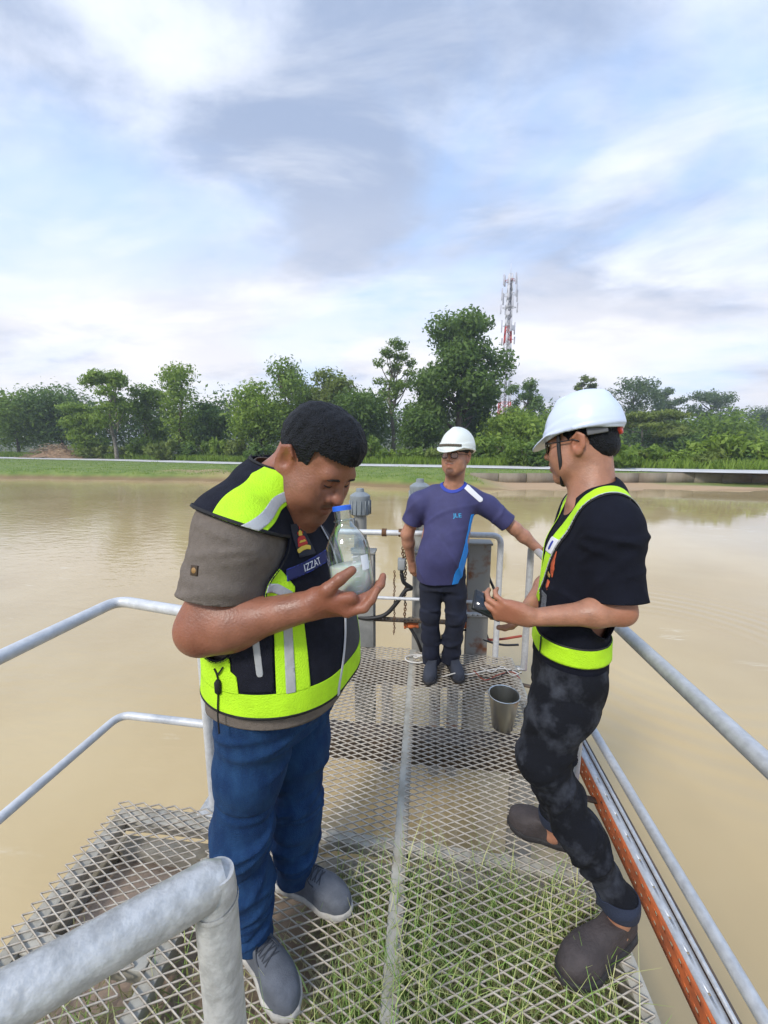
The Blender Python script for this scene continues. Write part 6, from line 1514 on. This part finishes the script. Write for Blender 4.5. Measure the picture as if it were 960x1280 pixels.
def man_at_rail():
    R = rotz(math.radians(-101)); O = V3(.140, 2.66, 0)
    G = lambda x, y, z: O + R @ V3(x, y, z)
    P = tag(empty('person', G(0, 0, 0)), 'man in indigo jersey and cream hard hat leaning one hand on the railing', 'person')
    shl, ell, wrl = at(609, 632, 2.69), at(644, 661, 2.70), at(679, 692, 2.74)
    shr, elr, wrr = at(524, 629, 2.69), at(509, 668, 2.74), at(514, 702, 2.82)
    hipr, kner, ankr = G(0, -.080, .80), V3(.045, 2.65, .45), V3(.062, 2.71, .09)
    hipl, knel, ankl = G(0, .060, .80), V3(.228, 2.65, .45), V3(.205, 2.74, .09)
    hc = at(570, 570.5, 2.63); H = rotz(math.radians(-119)) @ roty(math.radians(-3)); hs = .965
    B = Field(); head_field(B, hc, H, hs)
    B.rc(hc + H @ V3(-.03, 0, -.04), G(-.02, .045, 1.38), .054, .058, .04); B.rc(hc + H @ V3(.0, 0, -.07), G(-.01, .045, 1.36), .05, .050, .04)
    B.loft(O, R, [(.82, 0, -.01, .11, .14), (1.0, .02, 0, .13, .16), (1.2, .0, .03, .10, .15), (1.30, -.02, .045, .075, .13), (1.36, -.03, .045, .05, .08)], .05)
    for sh, el_, wr, s0 in ((shl, ell, wrl, .12), (shr, elr, wrr, -.06)):
        B.chain([G(-.02, s0, 1.31), sh, el_], [.06, .055, .042], .04); B.chain([el_, el_ * .7 + wr * .3, wr], [.042, .042, .028], .03)
    hand_field(B, wrl, unit(V3(.35, .0, -.5)), V3(-.6, .2, -.5), 1, .95, curl=((.4, .5, .4),) * 4, thumb=((.7, .3, .6), (.8, .5, .3), (.8, .5, .1)))
    hand_field(B, wrr, unit(wrr - elr), V3(.5, .5, 0), -1, .95, curl=((.3, .4, .3),) * 4)
    V, Q = B.mesh((-.3, 2.2, .6), (1.05, 3.15, 1.75), .0045, 1)
    body = mesh_obj('body', V, Q, MATS['skin warm'], P); face_attrs(body, V, hc, H, hs, 1.15, goatee=True, flush_pts=[(wrl, .1)])
    T = tris(Q); N = vnormals(V, T)
    for q in (1, -1):
        v, f = brow_mesh(V, T, N, hc, H, hs, q); mesh_obj('eyebrow', v, f, MATS['brow'], P, solid=.0015)
    HF = Field(); HF.el(hc + H @ (hs * V3(-.015, 0, .040)), hs * V3(.101, .0805, .091), H, .01)
    Vh, Qh = HF.mesh(hc - .16, hc + .16, .0045, 0); q = ((Vh - hc) @ H) / hs
    keep = np.maximum(np.minimum(q[:, 2] - .0, .03 - q[:, 0]), np.minimum(-.03 - q[:, 0], q[:, 2] + .05)); ear = np.sqrt((q[:, 0] + .010) ** 2 + q[:, 2] ** 2) - .03
    Vh, Th = clip(Vh, tris(Qh), np.minimum(keep, np.where(np.abs(q[:, 1]) > .05, ear, 1))); mesh_obj('hair', Vh, Th, MATS['hair black'], P)
    rows = [(.68, .0, -.035, .135, .180), (.78, .012, -.03, .148, .185), (.90, .028, -.015, .160, .190), (1.02, .026, .005, .148, .180), (1.14, .010, .025, .128, .180), (1.25, -.002, .04, .112, .180), (1.31, -.015, .045, .094, .150), (1.36, -.02, .045, .075, .110), (1.395, -.02, .045, .062, .075)]
    rows = [(z, cx, cy, rx * .97, ry * .87) for z, cx, cy, rx, ry in rows]
    S = Field(); S.loft(O, R, rows, .04); TL = S.p[0][2]
    ul, ur = unit(ell - shl), unit(elr - shr)
    S.chain([G(-.02, .13, 1.31), shl, shl + ul * .24], [.068, .068, .070], .05); S.chain([G(-.02, -.08, 1.31), shr, shr + ur * .22], [.068, .068, .070], .05)
    gw = waves(81, 8, 16, 40, (1, 1, .7)); cre = lambda X, a, b, c, f: (1 - np.abs(np.sin(X @ V3(a, b, c) + 1.4 * np.sin(X @ V3(6, 5, 4)) + f))) ** 4
    S.disp = lambda X: .0040 * gw(X) - .011 * cre(X, 16, 4, 11, .5) * np.exp(-((X[:, 2] - .85) / .16) ** 2) - .010 * cre(X, -14, 5, 14, 1.1) * np.exp(-((X[:, 2] - 1.18) / .08) ** 2)
    def cut(X):
        q = (X - O) @ R; out = .012 - TL(X)
        cl = np.maximum(.185 - (X - shl) @ ul, np.where(q[:, 1] > .03, out, 1)); cr = np.maximum(.155 - (X - shr) @ ur, np.where(q[:, 1] < .03, out, 1))
        nk = np.linalg.norm((X - G(.015, .045, 1.415)) * V3(1, 1, .9), axis=1) - .074
        return np.minimum(np.minimum(cl, cr), np.minimum(nk, q[:, 2] - .715 - .006 * np.sin(q[:, 1] * 18)))
    Vt, Tt, tee = cloth('jersey', S, (-.3, 2.25, .66), (1.0, 3.1, 1.5), .008, [cut], MATS['indigo jersey'], P, .003)
    Nt = vnormals(Vt, Tt); q = (Vt - O) @ R; uv = np.stack([np.arctan2(q[:, 1], q[:, 0]) * .2, q[:, 2]], 1)
    DBG['M'] = dict(W=S, O=O, R=R, P=P)
    JERSEY(P, tee, Vt, Tt, Nt, uv, q, S, O, R, G)
    J = Field(); J.loft(O, R, [(.66, 0, -.022, .115, .142), (.76, 0, -.022, .118, .145), (.86, .005, -.015, .118, .142)], .05)
    for hp, kn, an in ((hipl, knel, ankl), (hipr, kner, ankr)):
        J.chain([hp + V3(0, 0, -.03), hp * .5 + kn * .5, kn, kn * .5 + an * .5, an + V3(0, 0, -.04)], [.084, .080, .069, .064, .064], .03)
    gj = waves(91, 8, 20, 55, (1, 1, 1.2)); J.disp = lambda X: .0026 * gj(X)
    fl = [limb_folds([hp, kn, an], [(.05, .3, 6, -.007, .016), (.40, .66, 9, -.009, .014), (.74, 1.0, 12, -.010, .013)], sd) for hp, kn, an, sd in ((hipl, knel, ankl, 25), (hipr, kner, ankr, 26))]
    def jd(X):
        (f0, b0), (f1, b1) = fl[0](X), fl[1](X); return .0016 * gj(X) + np.where(b0 < b1, f0, f1)
    J.disp = jd
    cloth('trousers', J, (-.3, 2.3, .02), (.7, 3.1, .9), .008, [lambda X: X[:, 2] - .055, lambda X: .82 - X[:, 2]], MATS['navy trousers'], P, .004)
    shoe(P, (.078, 2.755), (.035, 2.49), .004, .102, .08, 'shoe navy', 'sole dark')
    shoe(P, (.200, 2.79), (.258, 2.53), .004, .102, .08, 'shoe navy', 'sole dark')
    hcen = hc + H @ (hs * V3(-.004, 0, .042)); hp, loc, TT = helmet(P, hcen, H @ roty(math.radians(-3)), .97, MATS['helmet cream'], MATS['harness black'])
    bz = MB(); pts = [TT(.139 * math.cos(a), .116 * math.sin(a), .020) for a in np.linspace(-.75, .75, 12)]
    for a_, b_ in zip(pts[:-1], pts[1:]): bz.bar(a_, b_, .004, .016, (0, 0, 1))
    bz.build('brow_band', mat('band brown', (.10, .085, .06), rough=.6), hp)
    glasses(P, hc, H, hs, MATS['frame black'])
    # wrist watch
    d = unit(wrl - ell); c = wrl - d * .022; w = MB(); f3 = limb_frame(d); ring = [c + .0335 * (f3[:, 0] * math.cos(a) + f3[:, 1] * math.sin(a)) for a in np.linspace(0, 2 * math.pi, 20, endpoint=False)]
    wt = w.tube(ring, .006, 8, closed=True).build('wrist_watch', MATS['harness black'], P, True)
    n = unit(np.cross(d, V3(0, 1, 0))); n = n if n[2] > 0 else -n; n = unit(n + V3(0, -.8, 0))
    MB().lathe([(0, .010), (.015, .010), (.017, .007), (.017, 0)], c + n * .032, n, 20).build('watch_face', mat('watch glass', (.03, .03, .035), rough=.15), wt, 'auto')
    return P

def JERSEY(P, tee, V, T, N, uv, q, S, O, R, G):
    nk = np.linalg.norm((V - G(.015, .045, 1.415)) * V3(1, 1, .9), axis=1) - .074
    patch('collar', V, T, .020 - nk, MATS['royal blue'], P, N=N, lift=.001, thick=.002)
    for sg in (1,):
        u = np.where(S.p[0][2](V) < .014, uv[:, 0] * sg, -9)
        x0 = np.interp(uv[:, 1], [.70, .80, .95, 1.10, 1.20], [.105, .115, .165, .215, .255]); x1 = np.interp(uv[:, 1], [.70, .8, 1.0, 1.2], [.225, .225, .265, .30])
        patch('side_panel', V, T, np.minimum(np.minimum(u - x0, x1 - u), 1.19 - uv[:, 1]), MATS['bright blue'], P, N=N, lift=.001, thick=.0015)
    sf = surf_fn(S, O, R)
    p = q[:, [1, 2]]
    strip = np.minimum(sd_line(p, [(.125, 1.375), (.225, 1.285)], .030), q[:, 0] - .0)
    patch('shoulder_stripe', V, T, strip, MATS['soft white'], P, N=N, lift=.0012, thick=.0012)
    def proj(Pp):
        a, b = Pp[:, 0], Pp[:, 1]; pt, d = sf(-(.128 + a * 1.5), 1.19 + b); return pt - d * .0022
    lm = mat('logo cyan', (.05, .42, .75), rough=.7)
    text_on('logo', 'JLE', .036, V3(0, 0, 0), V3(1, 0, 0), V3(0, 1, 0), lm, P, proj)

man_with_bottle(); sample_bottle(); man_with_phone(); phone(); man_at_rail()

def haze():
    o = MB().box((0, 240, 24.5), (740, 960, 28.6)).build('haze', None)
    m = bpy.data.materials.new('haze air'); m.use_nodes = True; nt = m.node_tree; nt.nodes.clear(); out = nt.nodes.new('ShaderNodeOutputMaterial'); v = nt.nodes.new('ShaderNodeVolumePrincipled')
    v.inputs['Color'].default_value = (.80, .87, 1.0, 1); v.inputs['Density'].default_value = HAZE; v.inputs['Anisotropy'].default_value = .2; nt.links.new(v.outputs[0], out.inputs['Volume'])
    o.data.materials.append(m); tag(o, 'thin pale blue haze hanging over river and wood', 'haze', kind='stuff')
HAZE = .0010
haze()
